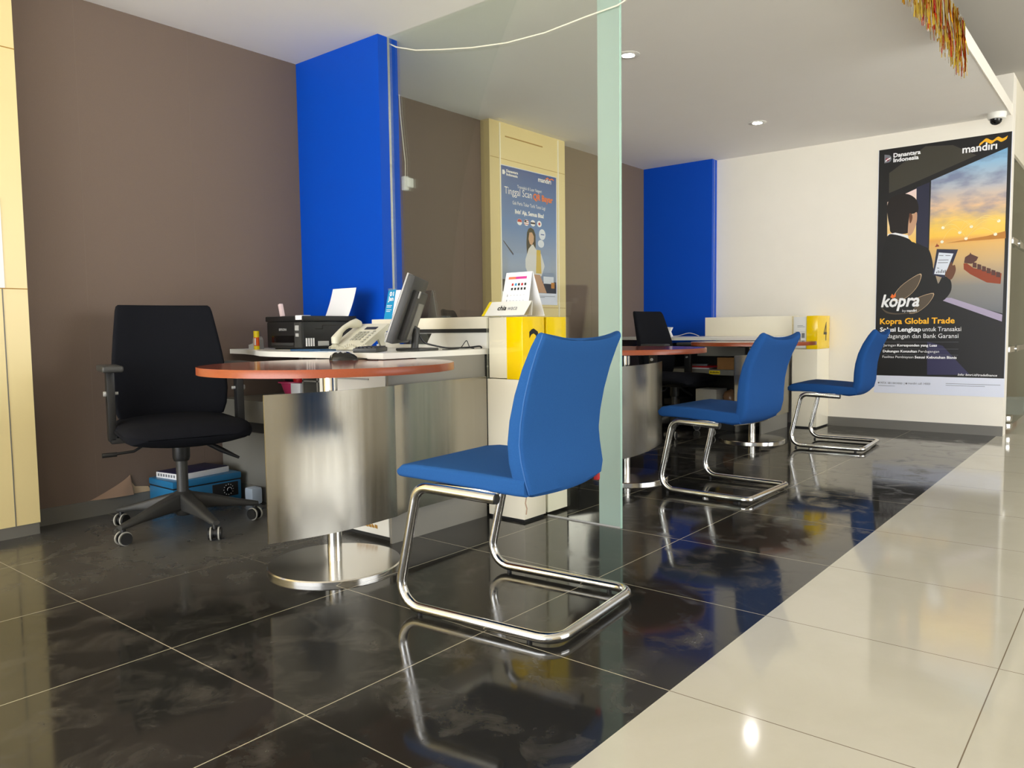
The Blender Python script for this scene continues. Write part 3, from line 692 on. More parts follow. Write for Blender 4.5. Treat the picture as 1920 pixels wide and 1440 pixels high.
# printer
PX0, PX1, PY0, PY1 = -.88, -.565, 1.30, 1.63
pr = thing('printer', 'black inkjet printer on the white worktop by the blue divider', 'printer', (-.73, 1.46, WZ1))
b = MB(); b.bbox(PX0+.006, PX1, PY0, PY1, WZ1+.006, .905, .008); b.box(PX0+.03, PX1-.03, PY0+.03, PY1-.03, WZ1, WZ1+.008); b.build('body', M['black_plastic'], pr)
MB().bbox(PX0, PX1+.004, PY0-.004, PY1, .905, .932, .006).build('scanner_lid', M['black_plastic'], pr)
MB().box(PX0+.05, PX1-.075, PY0-.0015, PY0+.01, .785, .835).build('output_slot', M['black_gloss'], pr)
MB().bbox(PX0+.05, PX1-.075, PY0-.006, PY0+.004, .786, .80, .002).build('output_tray', M['dark_plastic'], pr)
MB().bbox(PX1-.06, PX1-.006, PY0-.012, PY0+.02, .775, .90, .004).build('control_panel', M['dark_plastic'], pr)
b = MB(); b.box(PX1-.048, PX1-.018, PY0-.0145, PY0-.0118, .86, .885); b.box(PX1-.045, PX1-.021, PY0-.0145, PY0-.0118, .83, .846)
b.build('button', M['silver'], pr)
b = MB()
for i in range(4): b.box(PX1+.001, PX1+.003, PY0+.012+.014*i, PY0+.02+.014*i, .782, .822)
b.build('ink_window', M['paper'], pr, 'white ink level windows')
MB().bbox(PX1-.001, PX1+.003, PY0+.085, PY0+.15, .783, .806, .0015).build('side_badge', M['silver'], pr)
b = MB(); b.box(PX1+.0005, PX1+.002, PY0+.07, PY0+.115, .866, .868); b.box(PX1+.0005, PX1+.002, PY0+.113, PY0+.115, .866, .884); b.box(PX1+.0005, PX1+.002, PY0+.115, PY1-.01, .884, .886); b.build('panel_line', M['black_gloss'], pr)
b = MB(); b.bbox(PX1-.001, PX1+.003, PY0+.17, PY1-.03, .785, .79, .001); b.bbox(PX1-.001, PX1+.003, PY0+.17, PY1-.03, .80, .805, .001); b.build('tray_edge', M['silver'], pr)
text_mb('EPSON', (PX0+.115, PY0-.001, .86), (1, 0, 0), (0, 0, 1), width=.06, height=.011, bold=.02).build('lettering', M['silver'], pr)
MB().bbox(PX1-.055, PX1-.004, PY0-.006, PY0+.05, .912, .9345, .002).build('paper_label', M['paper'], pr)
b = MB(); rows = []
for i in range(13):
    q = i/12; y = 1.565+.035*q; z = .931+.145*q; dx = -.022*(1-q)**2+.004*q
    rows.append([(-.715+dx, y, z), (-.62+dx, y+.006*q, z+.001), (-.525+dx+.006*q, y-.004*q, z)])
b.loft(rows, closed=False); o = b.build('paper_sheet', M['paper'], off=(-.63, 1.56, .93), fixn=False); tag(o, 'white sheet of paper standing up from the black printer', 'paper')
b = MB(); b.bbox(-.845, -.825, 1.36, 1.38, .933, 1.0, .004, T=Matrix.Translation((-.835, 1.37, .933))@Matrix.Rotation(-.25, 4, 'Y')@Matrix.Translation((.835, -1.37, -.933)))
tag(b.build('white_marker', mat('pale_pink', rgb(240, 214, 214), .5), off=(-.835, 1.37, .933)), 'pale pink stick standing on the printer lid', 'marker')
g = thing('glue_stick', 'yellow and red glue stick beside the printer', 'glue stick', (-.915, 1.265, WZ1))
MB().cyl((-.90, 1.255, WZ1), (-.90, 1.255, WZ1+.018), .0145, 20).build('base_ring', M['yellow2'], g)
MB().cyl((-.90, 1.255, WZ1+.018), (-.90, 1.255, WZ1+.062), .0135, 20).build('barrel', M['orange_label'], g)
MB().cyl((-.90, 1.255, WZ1+.062), (-.90, 1.255, WZ1+.094), .0145, 20).build('cap', M['yellow2'], g)
MB().box(-.898, -.886, 1.2405, 1.2420, WZ1+.022, WZ1+.058).build('label', M['paper'], g)
g = thing('tape_dispenser', 'small grey tape dispenser at the wall end of the worktop', 'tape dispenser', (-.98, 1.30, WZ1))
MB().ext([(-1.03, 1.29, WZ1), (-.935, 1.29, WZ1), (-.94, 1.29, WZ1+.05), (-.955, 1.29, WZ1+.058), (-.985, 1.29, WZ1+.06), (-.99, 1.29, WZ1+.03), (-1.03, 1.29, WZ1+.022)], (0, .03, 0)).build('body', M['silver'], g)
MB().cyl((-.965, 1.288, WZ1+.045), (-.965, 1.322, WZ1+.045), .021, 20).build('tape_roll', M['grey_rubber'], g)

# telephone
T0 = Vector((-.225, 1.375, WZ1)); RT = Matrix.Rotation(math.radians(8), 4, 'Z'); TT = Matrix.Translation(T0)@RT
def tp(x, y, z): return TT@Vector((x, y, z))
ph = thing('telephone', 'ivory desk telephone with handset beside the printer', 'telephone', T0)
prof = [(-.095, .003), (-.10, .02), (.088, .122), (.104, .118), (.096, .098), (-.05, .012), (-.065, .003)]
b = MB(); b.ext([tp(-.095, y, z) for y, z in prof], TT.to_3x3()@Vector((.19, 0, 0))); b.build('body', M['phone'], ph)
b = MB(); b.ext([tp(-.06, .03, .065), tp(-.06, .08, .09), tp(-.06, .095, .0), tp(-.06, .07, 0)], TT.to_3x3()@Vector((.012, 0, 0))); b.build('stand_foot', M['phone'], ph); b = MB(); b.ext([tp(.06, .03, .065), tp(.06, .08, .09), tp(.06, .095, .0), tp(.06, .07, 0)], TT.to_3x3()@Vector((.012, 0, 0))); b.build('stand_foot', M['phone'], ph)
sl = Vector((0, .188, .102)).normalized(); nr = Vector((0, -sl.z, sl.y))
def tsl(x, s, h): return TT@(Vector((x, -.10, .02))+sl*s+nr*h)
b = MB()
hs = [(-.062, .0, .012, .017), (-.062, .012, .03, .021), (-.062, .035, .034, .019), (-.062, .06, .044, .013), (-.062, .09, .047, .012), (-.062, .12, .044, .013), (-.062, .148, .034, .02), (-.062, .17, .028, .022), (-.062, .188, .012, .018)]
b.tube([tsl(x, s, h) for x, s, h, r in hs], [r for *_, r in hs], 12); b.build('handset', M['phone'], ph)
b = MB()
for r in range(4):
    for c in range(3):
        x = -.018+.022*c; s = .05+.022*r; p = [tsl(x, s, .0005), tsl(x+.015, s, .0005), tsl(x+.015, s+.014, .0005), tsl(x, s+.014, .0005)]; b.ext(p, TT.to_3x3()@(nr*.004))
for r in range(6):
    x = .062; s = .03+.02*r; b.ext([tsl(x, s, .0005), tsl(x+.012, s, .0005), tsl(x+.012, s+.01, .0005), tsl(x, s+.01, .0005)], TT.to_3x3()@(nr*.003))
b.build('keypad', M['key'], ph)
MB().ext([tsl(-.01, .155, .0005), tsl(.06, .155, .0005), tsl(.06, .178, .0005), tsl(-.01, .178, .0005)], TT.to_3x3()@(nr*.0015)).build('display', M['dark_plastic'], ph)
b = MB(); pts = []
for i in range(140):
    s = i/139; c = tp(-.09+.24*s, -.115-.01*math.sin(s*6), .012+.012*math.sin(s*9)**2); a = i*1.0
    pts.append(c+Vector((0, math.cos(a)*.006, math.sin(a)*.006)))
b.tube(pts, .0018, 5); b.build('coiled_cord', M['phone'], ph)

# mouse, keyboard, documents
mo = thing('computer_mouse', 'black and silver computer mouse on the near round table against the worktop edge', 'mouse', (.17, .955, .7395))
b = MB(); rings = []
MA = Matrix.Translation((.17, .955, .7395))@Matrix.Rotation(math.radians(46), 4, 'Z')
for s, hw, h in ((-.055, .008, .008), (-.05, .02, .02), (-.035, .028, .031), (-.01, .031, .036), (.02, .03, .032), (.042, .025, .022), (.053, .015, .013), (.057, .006, .006)):
    ring = [MA@Vector((s, hw*math.cos(2*PI*k/20), max(0, h*math.sin(2*PI*k/20)) if k <= 10 else 0)) for k in range(20)]; rings.append(ring)
b.loft(rings); b.build('shell', M['black_gloss'], mo)
b = MB(); rings = []
for s, hw, h in ((-.053, .012, .012), (-.045, .022, .0245), (-.02, .026, .035), (0, .026, .0368), (.012, .02, .0355)):
    rings.append([MA@Vector((s, hw*math.cos(a), h*math.sin(a)+.0006)) for a in [PI*(.12+.76*k/10) for k in range(11)]])
b.loft(rings, closed=False); b.build('palm_rest', M['silver'], mo)
MB().tube([MA@Vector((.055, 0, .008)), MA@Vector((.09, .01, .004)), (.25, 1.01, .7415), (.30, 1.02, .7415)], .002, 6).build('cord', M['black_plastic'], mo)
kb = thing('keyboard', 'dark grey keyboard lying between phone and monitor', 'keyboard', (.1, 1.17, WZ1))
KA = Matrix.Translation((.10, 1.155, WZ1))@Matrix.Rotation(math.radians(128), 4, 'Z')
MB().bbox(-.125, .125, -.048, .048, .0, .018, .004, T=KA).build('body', M['dark_plastic'], kb)
b = MB()
for r in range(5):
    for c in range(16):
        b.bbox(-.119+c*.0149, -.119+c*.0149+.0128, -.042+r*.0168, -.042+r*.0168+.0143, .017, .023, .0015, T=KA, seg=1)
o = b.build('keys', M['black_plastic'], kb)
tag(MB().bbox(-.19, -.06, 1.055, 1.17, WZ1, WZ1+.002, .0008).build('paper_form', M['blue_doc2'], off=(-.2, 1.1, WZ1)), 'pale blue printed form lying at the front of the worktop', 'paper')
tag(MB().bbox(-.42, -.20, 1.12, 1.21, WZ1, WZ1+.008, .002).build('document_folder', M['blue_doc'], off=(-.25, 1.23, WZ1)), 'dark blue folder lying before the printer', 'folder')
tag(MB().bbox(-.05, .03, 1.05, 1.10, WZ1, WZ1+.0016, .0006).build('paper_form', M['paper'], off=(-.05, 1.1, WZ1)), 'white form under the coiled phone cord', 'paper')

# monitor seen from behind
mn = thing('computer_monitor', 'dark computer monitor seen from behind on the near worktop', 'monitor', (.15, 1.30, WZ1))
dM = Vector((-.61, .79, 0)).normalized(); nM = Vector((.79, .61, 0)); tl = math.radians(-20)
bk = nM    # direction of the back
upM = (Vector((0, 0, 1))*math.cos(tl)+nM*math.sin(-tl)*1.0).normalized(); outM = dM.cross(upM).normalized()
if outM.dot(nM) < 0: outM = -outM
MC = Vector((.166, 1.305, .935))
def mp_(a, b, c): return MC+dM*a+upM*b+outM*c
def mbox(a0, a1, b0, b1, c0, c1, bev, mi=0, mb=None):
    mb = mb or MB(); T = Matrix((( dM.x, upM.x, outM.x, MC.x), (dM.y, upM.y, outM.y, MC.y), (dM.z, upM.z, outM.z, MC.z), (0, 0, 0, 1)))
    return mb.bbox(a0, a1, b0, b1, c0, c1, bev, mi, T)
mbox(-.205, .205, -.14, .155, -.016, -.009, .0025).build('bezel', M['silver'], mn)
mbox(-.19, .19, -.125, .14, -.0195, -.0175, .0005).build('screen', M['black_gloss'], mn)
mbox(-.203, .203, -.138, .153, -.010, .020, .006).build('back_shell', M['dark_plastic'], mn)
mbox(-.14, .14, -.12, .10, .018, .046, .012).build('rear_housing', M['dark_plastic'], mn)
mbox(-.07, .07, -.11, .05, .044, .052, .004).build('mount_plate', M['grey_lam'], mn)
mbox(-.14, -.11, .07, .10, .045, .049, .002).build('lock_slot', M['silver'], mn)
b = MB(); b.tube([mp_(0, -.06, .045), Vector((.19, 1.335, .86)), Vector((.186, 1.33, .80)), Vector((.184, 1.328, WZ1+.008))], .016, 10); b.build('neck', M['dark_plastic'], mn)
MB().bbox(.11, .26, 1.285, 1.40, WZ1, WZ1+.012, .005).build('foot', M['dark_plastic'], mn)
MB().tube(smooth([(.20, 1.345, .83), (.205, 1.37, .80), (.22, 1.42, .785), (.235, 1.48, .774), (.24, 1.55, .773), (.26, 1.60, .774), (.29, 1.63, .778), (.295, 1.64, .770)]), .0042, 8).build('monitor_cable', M['black_plastic'], mn)
tag(MB().tube(smooth([(.262, 1.42, .769), (.268, 1.48, .769), (.275, 1.52, .774), (.272, 1.555, .80), (.274, 1.565, .803), (.277, 1.58, .775), (.285, 1.60, .769)]), .002, 6).build('thin_cable', M['black_plastic'], off=(.25, 1.55, WZ1)), 'thin black wire kinked upward behind the monitor', 'cable')

# lock box and paper box under the swivel chair
sb = thing('cash_box', 'blue steel lock box with a dial on the floor behind the swivel chair', 'lock box', (-1.05, .98, 0))
b = MB(); b.bbox(-1.172, -.935, .80, 1.16, .004, .108, .008); b.build('body', M['safe_blue'], sb)
MB().box(-1.168, -.939, .804, 1.156, .106, .114).build('seam', M['black_plastic'], sb)
MB().bbox(-1.172, -.933, .798, 1.162, .112, .146, .009).build('lid', M['safe_blue'], sb)
pn = MB().bbox(-.937, -.931, 1.0, 1.14, .03, .10, .003).build('lock_panel', M['black_plastic'], sb)
MB().cyl((-.933, 1.085, .066), (-.922, 1.085, .066), .017, 24).build('dial', M['black_gloss'], pn)
b = MB()
for i in range(12): a = i*PI/6; b.box(-.9305, -.9298, 1.085+.026*math.cos(a)-.002, 1.085+.026*math.cos(a)+.002, .066+.026*math.sin(a)-.002, .066+.026*math.sin(a)+.002)
b.tube([(-.921, 1.085+.012*math.cos(a), .066+.012*math.sin(a)) for a in [k*PI/8 for k in range(10)]], .001, 5); b.build('dial_marks', M['paper'], pn)
MB().box(-1.16, -.95, .81, 1.15, 0, .004).build('foot', M['black_plastic'], sb)
px = thing('flat_box', 'flat white box with navy lid lying on the blue lock box', 'box', (-1.06, .96, .146))
RB = Matrix.Translation((-1.055, .955, 0))@Matrix.Rotation(math.radians(8), 4, 'Z')@Matrix.Translation((1.055, -.955, 0))
b = MB(); b.bbox(-1.15, -.96, .83, 1.11, .1465, .174, .002, T=RB); b.build('tray', M['paper'], px)
b = MB(); b.bbox(-1.146, -.964, .834, 1.106, .1735, .178, .002, T=RB); b.build('lid', M['navy'], px)
b = MB()
for i in range(9): b.box(-1.135+i*.018, -1.125+i*.018, .8288, .8300, .153, .168, T if False else 0, R=None)
b = MB()
for i in range(7): b.bbox(-1.135+i*.02, -1.123+i*.02, .8290, .8301, .155, .168, .0003, T=RB, seg=1)
b.build('print', M['pgrey'], px)
tag(MB().bbox(-.83, -.76, 1.11, 1.17, 0, .085, .014).build('tissue_pack', M['blue_doc2'], off=(-.79, 1.14, 0)), 'pale blue plastic bag peeping out left of the steel panel', 'bag')

# ================================================================== FAR DESK
o = dup(bpy.data.objects['worktop']); o.location = (-.4, 1.4+3.87, WZ0); tag(o, 'white worktop of the far desk before the far blue divider', 'worktop')
rz = thing('desk_riser', 'plain cream riser board along the back of the far worktop', 'riser', (-.05, 5.62, WZ1))
MB().bbox(-.47, .355, 5.58, 5.62, WZ1+.0005, .935, .002).build('rail', M['cream2'], rz)
MB().box(.318, .326, 5.577, 5.58, WZ1, .93).build('edge_strip', M['cream'], rz)
fu = thing('far_shelf_unit', 'dark grey open shelf unit under the far desk', 'shelf', (.05, 5.3, 0))
MB().box(.30, .312, 4.93, 5.51, 0, .711).build('side_panel', M['grey_panel'], fu)
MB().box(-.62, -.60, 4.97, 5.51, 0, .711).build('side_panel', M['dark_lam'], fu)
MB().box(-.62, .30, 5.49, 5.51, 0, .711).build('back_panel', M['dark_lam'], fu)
MB().box(-.60, .30, 4.98, 5.49, .455, .50).build('shelf_board', M['grey_lam'], fu)
dw = MB().bbox(-.25, .16, 4.965, 4.985, .612, .70, .003).build('drawer', M['grey_lam'], fu)
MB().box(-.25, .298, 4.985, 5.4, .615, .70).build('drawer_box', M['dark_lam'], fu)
MB().box(.08, .10, 4.97, 5.49, 0, .455).build('divider', M['grey_lam'], fu)
MB().box(-.15, -.055, 4.9785, 4.9797, .462, .492).build('yellow_label', M['yellow2'], fu, 'yellow sticker')
b = MB()
for i in range(9): b.box(-.142+i*.0092, -.136+i*.0092, 4.978, 4.9784, .472, .483-.002*(i % 3))
b.build('sticker_print', M['digit'], fu)
tag(MB().bbox(-.09, .14, 5.0, 5.3, .5005, .60, .003).build('cardboard_box', M['cardboard'], off=(.03, 5.1, .5)), 'brown cardboard box on the shelf under the far desk', 'box')
for i, (x, a, m, lb) in enumerate(((-.30, 8, 'paper', 'white magazine fanned on the shelf under the far desk'), (-.24, -12, 'red', 'red leaflet among the papers on the far shelf'), (-.33, 20, 'pgrey', 'grey booklet on top of the papers on the far shelf'))):
    T = Matrix.Translation((x, 5.12, .5005+i*.013))@Matrix.Rotation(math.radians(a), 4, 'Z')
    tag(MB().bbox(-.09, .10 if i else .12, -.12, .12, 0, .012, .002, T=T).build('booklet', M[m], off=(x, 5.12, .5)), lb, 'booklet', 'papers on the far shelf')
tag(MB().bbox(-.275, -.09, 4.99, 5.2, .19, .335, .004).build('white_carton', M['white_lam'], off=(-.18, 5.1, 0)), 'white carton standing under the far shelf', 'carton')
tag(MB().bbox(-.27, .06, 5.0, 5.4, 0.0, .1895, .004).build('storage_crate', M['dark_plastic'], off=(-.1, 5.2, 0)), 'dark crate below the white carton under the far desk', 'crate')
rnd = random.Random(4)
bm = bmesh.new(); bmesh.ops.create_icosphere(bm, subdivisions=3, radius=1)
for v in bm.verts: v.co = Vector((-.01+v.co.x*.065*(1+rnd.uniform(-.12, .12)), 5.1+v.co.y*.07, .262+v.co.z*.071*(1+rnd.uniform(-.1, .1))))
bm.verts.index_update(); b = MB(); b.add([v.co.copy() for v in bm.verts], [[v.index for v in f.verts] for f in bm.faces]); bm.free()
tag(b.build('paper_bag', mat('crinkled_brown_wrap', rgb(150, 112, 84), .25), off=(-.01, 5.1, .19)), 'crumpled brown plastic bag beside the white carton', 'bag')
for i, (x, z) in enumerate(((-.50, .02), (-.50, .06), (-.49, .10), (-.51, .14), (-.50, .19))):
    tag(MB().bbox(x-.08, x+.07, 5.0, 5.25, z, z+(.03 if i < 4 else .05), .003).build('file_stack', M['white_lam' if i % 2 else 'dark_lam'], off=(x, 5.1, z)), ['dark file at the bottom of the stack under the far desk', 'white file second from the bottom under the far desk', 'dark file in the middle of the stack under the far desk', 'white file second from the top under the far desk', 'dark file on top of the stack under the far desk'][i], 'file', 'stacked files under the far desk')
tag(MB().tube(smooth([(-.78, 5.47, WZ1+.004), (-.70, 5.5, WZ1+.006), (-.60, 5.5, WZ1+.03), (-.54, 5.5, WZ1+.022), (-.49, 5.5, WZ1+.004)]), .003, 6).build('power_cable', M['cable_white'], off=(-.6, 5.5, WZ1)), 'white cord looping on the far worktop', 'cable')
b = MB(); b.ext([(-.82, 5.36, WZ1+.001), (-.69, 5.36, WZ1+.001), (-.71, 5.36, WZ1+.045), (-.69, 5.36, WZ1+.085), (-.82, 5.36, WZ1+.09)], (0, .03, 0))
tag(b.build('crumpled_paper', M['paper'], off=(-.75, 5.37, WZ1)), 'folded white paper on the far worktop beside the black chair', 'paper')
# grey foot panel joining the far desk to the number four stand
struct('baseboard_desk', MB().box(-.6, .30, 5.515, 5.53, 0, .09), M['skirting'])
# middle desk, mostly hidden behind the near riser
mdk = thing('middle_desk', 'grey desk edge with dark underside behind the middle table', 'desk', (-.4, 3.15, 0))
MB().bbox(-1.17, -.12, 3.02, 3.33, WZ0, WZ1, .002).build('desk_top', M['white_lam'], mdk)
MB().box(-.14, -.12, 3.04, 3.32, 0, WZ0).build('side_panel', M['dark_lam'], mdk)
MB().box(-1.1, -.14, 3.30, 3.32, .2, WZ0).build('back_panel', M['grey_lam'], mdk)
MB().box(-1.1, -.14, 3.06, 3.30, .50, .52).build('shelf_board', M['grey_lam'], mdk)

# ================================================================== POSTERS
def gradient(name, stops, zlo, zhi, cloud=0, cc=(1, 1, 1, 1)):
    m, nt, b = new_mat(name); L = nt.links
    g = nd(nt, 'ShaderNodeTexCoord'); sp = nd(nt, 'ShaderNodeSeparateXYZ'); L.new(g.outputs['Object'], sp.inputs[0])
    mr = nd(nt, 'ShaderNodeMapRange'); L.new(sp.outputs[2], mr.inputs[0]); mr.inputs[1].default_value = zlo; mr.inputs[2].default_value = zhi
    cr = nd(nt, 'ShaderNodeValToRGB'); L.new(mr.outputs[0], cr.inputs[0])
    e = cr.color_ramp.elements
    e[0].position, e[0].color = stops[0]; e[1].position, e[1].color = stops[-1]
    for p, c in stops[1:-1]: k = e.new(p); k.color = c
    out = cr.outputs[0]
    if cloud:
        mp = nd(nt, 'ShaderNodeMapping'); mp.inputs['Scale'].default_value = (3, 3, 7); L.new(g.outputs['Object'], mp.inputs[0])
        nz = nd(nt, 'ShaderNodeTexNoise'); nz.inputs['Scale'].default_value = 1.6; nz.inputs['Detail'].default_value = 6; L.new(mp.outputs[0], nz.inputs['Vector'])
        r2 = nd(nt, 'ShaderNodeMapRange'); L.new(nz.outputs[0], r2.inputs[0]); r2.inputs[1].default_value = .42; r2.inputs[2].default_value = .66; r2.inputs[4].default_value = cloud
        r3 = nd(nt, 'ShaderNodeMapRange'); L.new(sp.outputs[2], r3.inputs[0]); r3.inputs[1].default_value = zlo+(zhi-zlo)*.52; r3.inputs[2].default_value = zlo+(zhi-zlo)*.66
        ml = nd(nt, 'ShaderNodeMath', operation='MULTIPLY'); L.new(r2.outputs[0], ml.inputs[0]); L.new(r3.outputs[0], ml.inputs[1])
        mx = nd(nt, 'ShaderNodeMix', data_type='RGBA'); L.new(ml.outputs[0], mx.inputs[0]); L.new(out, mx.inputs[6]); mx.inputs[7].default_value = cc; out = mx.outputs[2]
    L.new(out, b.inputs['Base Color']); b.inputs['Roughness'].default_value = .3; return m
P = {k: mat('print_'+k, rgb(*c), .4, spec=.22) for k, c in dict(black=(33, 31, 31), white=(246, 246, 248), yellow=(250, 186, 40), olive=(66, 63, 54), navy=(44, 45, 66), suit=(29, 27, 27), hair=(34, 27, 25), skin=(110, 70, 50), skin2=(205, 160, 128), sill=(176, 164, 190), hull=(150, 66, 36), ship=(92, 58, 50), screen=(226, 232, 244), mount=(196, 130, 52), leaf=(92, 80, 66), leafe=(205, 175, 140), purple=(58, 56, 88), footer=(228, 232, 248), grey=(120, 122, 130), orange=(244, 120, 50), blue=(28, 82, 158), flagr=(190, 40, 50), shirt=(222, 220, 216), ygold=(214, 180, 60), glow=(255, 250, 225), arc=(250, 222, 130), maroon=(150, 40, 60)).items()}
P['sky'] = gradient('print_sunset', [(0, rgb(60, 62, 66)), (.18, rgb(112, 106, 96)), (.33, rgb(196, 158, 92)), (.44, rgb(226, 172, 70)), (.475, rgb(232, 160, 40)), (.50, rgb(250, 198, 40)), (.58, rgb(252, 206, 70)), (.68, rgb(236, 196, 150)), (.8, rgb(186, 188, 196)), (1, rgb(120, 190, 232))], -.28, .94, .75, rgb(104, 110, 150))
P['win'] = gradient('print_window_light', [(0, rgb(244, 190, 50)), (.5, rgb(248, 220, 170)), (1, rgb(240, 214, 214))], .29, .72)
F1 = {
 'ceiling_panel': [(0.993, 2.064), (1.25, 2.235), (1.44, 2.215), (1.60, 2.115), (1.235, 1.985), (0.995, 1.905)],
 'side_window': [(0.984, 1.835), (1.195, 1.917), (1.201, 1.489), (1.186, 1.499), (0.989, 1.563)],
 'post': [(1.195, 1.925), (1.287, 1.955), (1.287, 1.442), (1.2, 1.498)],
 'view': [(1.297, 1.966), (1.798, 2.142), (1.799, 0.923), (1.393, 1.059), (1.294, 1.41)],
 'sill': [(1.393, 1.055), (1.457, 1.052), (1.798, 0.915), (1.796, 0.864), (1.394, 1.035)],
 'hair': [(0.985, 1.81), (1.004, 1.858), (1.049, 1.882), (1.103, 1.888), (1.156, 1.87), (1.197, 1.829), (1.213, 1.771), (1.208, 1.732), (1.194, 1.722), (1.172, 1.723), (1.151, 1.712), (1.146, 1.647), (1.142, 1.576), (1.024, 1.585), (1.004, 1.645), (0.988, 1.728)],
 'face': [(1.151, 1.72), (1.173, 1.718), (1.201, 1.732), (1.203, 1.667), (1.19, 1.612), (1.169, 1.565), (1.142, 1.558), (1.141, 1.632), (1.146, 1.688)],
 'ear': [(1.148, 1.725), (1.166, 1.72), (1.171, 1.694), (1.164, 1.662), (1.152, 1.655)],
 'collar': [(0.993, 1.579), (1.048, 1.586), (1.142, 1.558), (1.148, 1.525), (1.109, 1.55), (1.047, 1.57), (0.993, 1.563)],
 'suit': [(0.993, 1.566), (1.047, 1.571), (1.143, 1.532), (1.186, 1.491), (1.268, 1.457), (1.298, 1.425), (1.322, 1.336), (1.331, 1.247), (1.362, 1.165), (1.396, 1.22), (1.447, 1.193), (1.456, 1.113), (1.415, 1.043), (1.364, 1.028), (1.254, 1.048), (1.148, 1.084), (0.935, 1.092), (0.931, 1.267), (0.957, 1.449)],
 'tablet': [(1.349, 1.434), (1.495, 1.42), (1.453, 1.288), (1.404, 1.208), (1.324, 1.235)],
 'screen': [(1.364, 1.406), (1.464, 1.391), (1.411, 1.23), (1.335, 1.242)],
 'hand': [(1.41, 1.238), (1.425, 1.274), (1.452, 1.328), (1.462, 1.3), (1.476, 1.303), (1.482, 1.255), (1.454, 1.193), (1.418, 1.219)],
 'hull': [(1.534, 1.312), (1.558, 1.31), (1.6, 1.273), (1.785, 1.223), (1.78, 1.144), (1.692, 1.159), (1.581, 1.227), (1.537, 1.267)],
 'bridge': [(1.543, 1.358), (1.574, 1.379), (1.577, 1.392), (1.585, 1.378), (1.631, 1.353), (1.619, 1.326), (1.586, 1.305), (1.537, 1.315)],
 'mount': [(1.406, 1.474), (1.553, 1.492), (1.684, 1.507), (1.801, 1.534), (1.803, 1.48), (1.574, 1.478)],
 'leaf1': [(1.041, 1.054), (1.101, 1.157), (1.232, 1.244), (1.225, 1.171), (1.178, 1.1), (1.11, 1.052)],
 'leaf2': [(1.209, 1.05), (1.329, 1.089), (1.299, 1.014), (1.226, 0.951), (1.166, 0.944), (1.21, 0.992)],
 'swoosh': [(0.957, 0.99), (1.005, 0.956), (1.09, 0.941), (1.226, 0.951), (1.09, 0.932), (0.997, 0.945)],
 'purple': [(1.298, 0.714), (1.407, 0.681), (1.598, 0.459), (1.303, 0.452)],
}
p1 = thing('wall_poster', 'large dark poster of a man in a suit with a tablet on the far wall', 'poster', (1.37, YF-.003, 1.2))
lay = [0]
def f1(poly, name, m, parent=None, lift=None):
    lay[0] += 1; y = YF-.0025-.00006*lay[0]
    return MB().add([(x, y, z) for x, z in poly], [tuple(range(len(poly)))]).build(name, m, parent or p1)
sheet = MB().box(.912, 1.826, YF-.0025, YF-.0005, .295, 2.255).build('sheet', P['footer'], p1)
f1([(.915, .437), (1.822, .437), (1.822, 2.255), (.915, 2.255)], 'dark_ground', P['black'])
for k, m in (('ceiling_panel', 'olive'), ('side_window', 'win'), ('post', 'navy'), ('view', 'sky'), ('mount', 'mount'), ('sill', 'sill'), ('purple', 'purple'), ('bridge', 'ship'), ('hull', 'hull')):
    f1(F1[k], k.replace('view', 'sunset_view').replace('mount', 'headland'), P[m])
b = MB(); lay[0] += 1; y = YF-.0025-.00006*lay[0]
for i in range(6): x = 1.595+i*.031; z = 1.318-i*.016; b.add([(x, y, z), (x+.026, y, z-.008), (x+.027, y, z-.045), (x+.0, y, z-.04)], [(0, 1, 2, 3)])
b.build('containers', P['ship'], p1)
f1([(1.335, 1.450), (1.366, 1.452), (1.360, 1.466), (1.352, 1.468), (1.350, 1.48), (1.344, 1.466)], 'tug', P['hull'])
b = MB(); lay[0] += 1; y = YF-.0025-.00006*lay[0]
dots = [(1.388, 1.595), (1.579, 1.586), (1.756, 1.612), (1.546, 1.499), (1.384, 1.487), (1.503, 1.548), (1.737, 1.515)]
for x, z in dots:
    for r in (.012,): b.add([(x+r*math.cos(k*PI/4), y, z+r*math.sin(k*PI/4)) for k in range(8)], [tuple(range(8))])
b.build('city_lights', P['glow'], p1)
b = MB(); lay[0] += 1; y = YF-.0025-.00006*lay[0]
for i, jx in ((0, 1), (1, 2), (3, 0), (3, 6), (4, 5), (5, 1), (6, 2), (3, 1), (4, 0), (5, 2), (3, 2)):
    (xa, za), (xb, zb) = dots[i], dots[jx]; row = []
    for k in range(13):
        t = k/12; x = xa+(xb-xa)*t; z = za+(zb-za)*t+.06*math.sin(PI*t); yy = y-.00004*(i+jx*7); row.append([(x, yy, z), (x, yy, z+.0035)])
    b.loft(row, closed=False)
b.build('link_arcs', P['arc'], p1)
def round_poly(p, n=5):
    N = len(p); out = []
    for i in range(N):
        p0, p1, p2, p3 = p[i-1], p[i], p[(i+1) % N], p[(i+2) % N]
        for k in range(n):
            t = k/n; out.append(tuple(.5*((2*b)+(-a+c)*t+(2*a-5*b+4*c-d)*t*t+(-a+3*b-3*c+d)*t**3) for a, b, c, d in zip(p0, p1, p2, p3)))
    return out
for k in ('hair', 'face', 'ear', 'suit', 'hand', 'leaf1', 'leaf2', 'swoosh'): F1[k] = round_poly(F1[k])
for k, m in (('hair', 'hair'), ('face', 'skin2'), ('ear', 'skin'), ('collar', 'white'), ('suit', 'suit'), ('tablet', 'navy'), ('screen', 'screen'), ('hand', 'skin')):
    f1(F1[k], k, P[m])
b = MB(); lay[0] += 1; y = YF-.0025-.00006*lay[0]
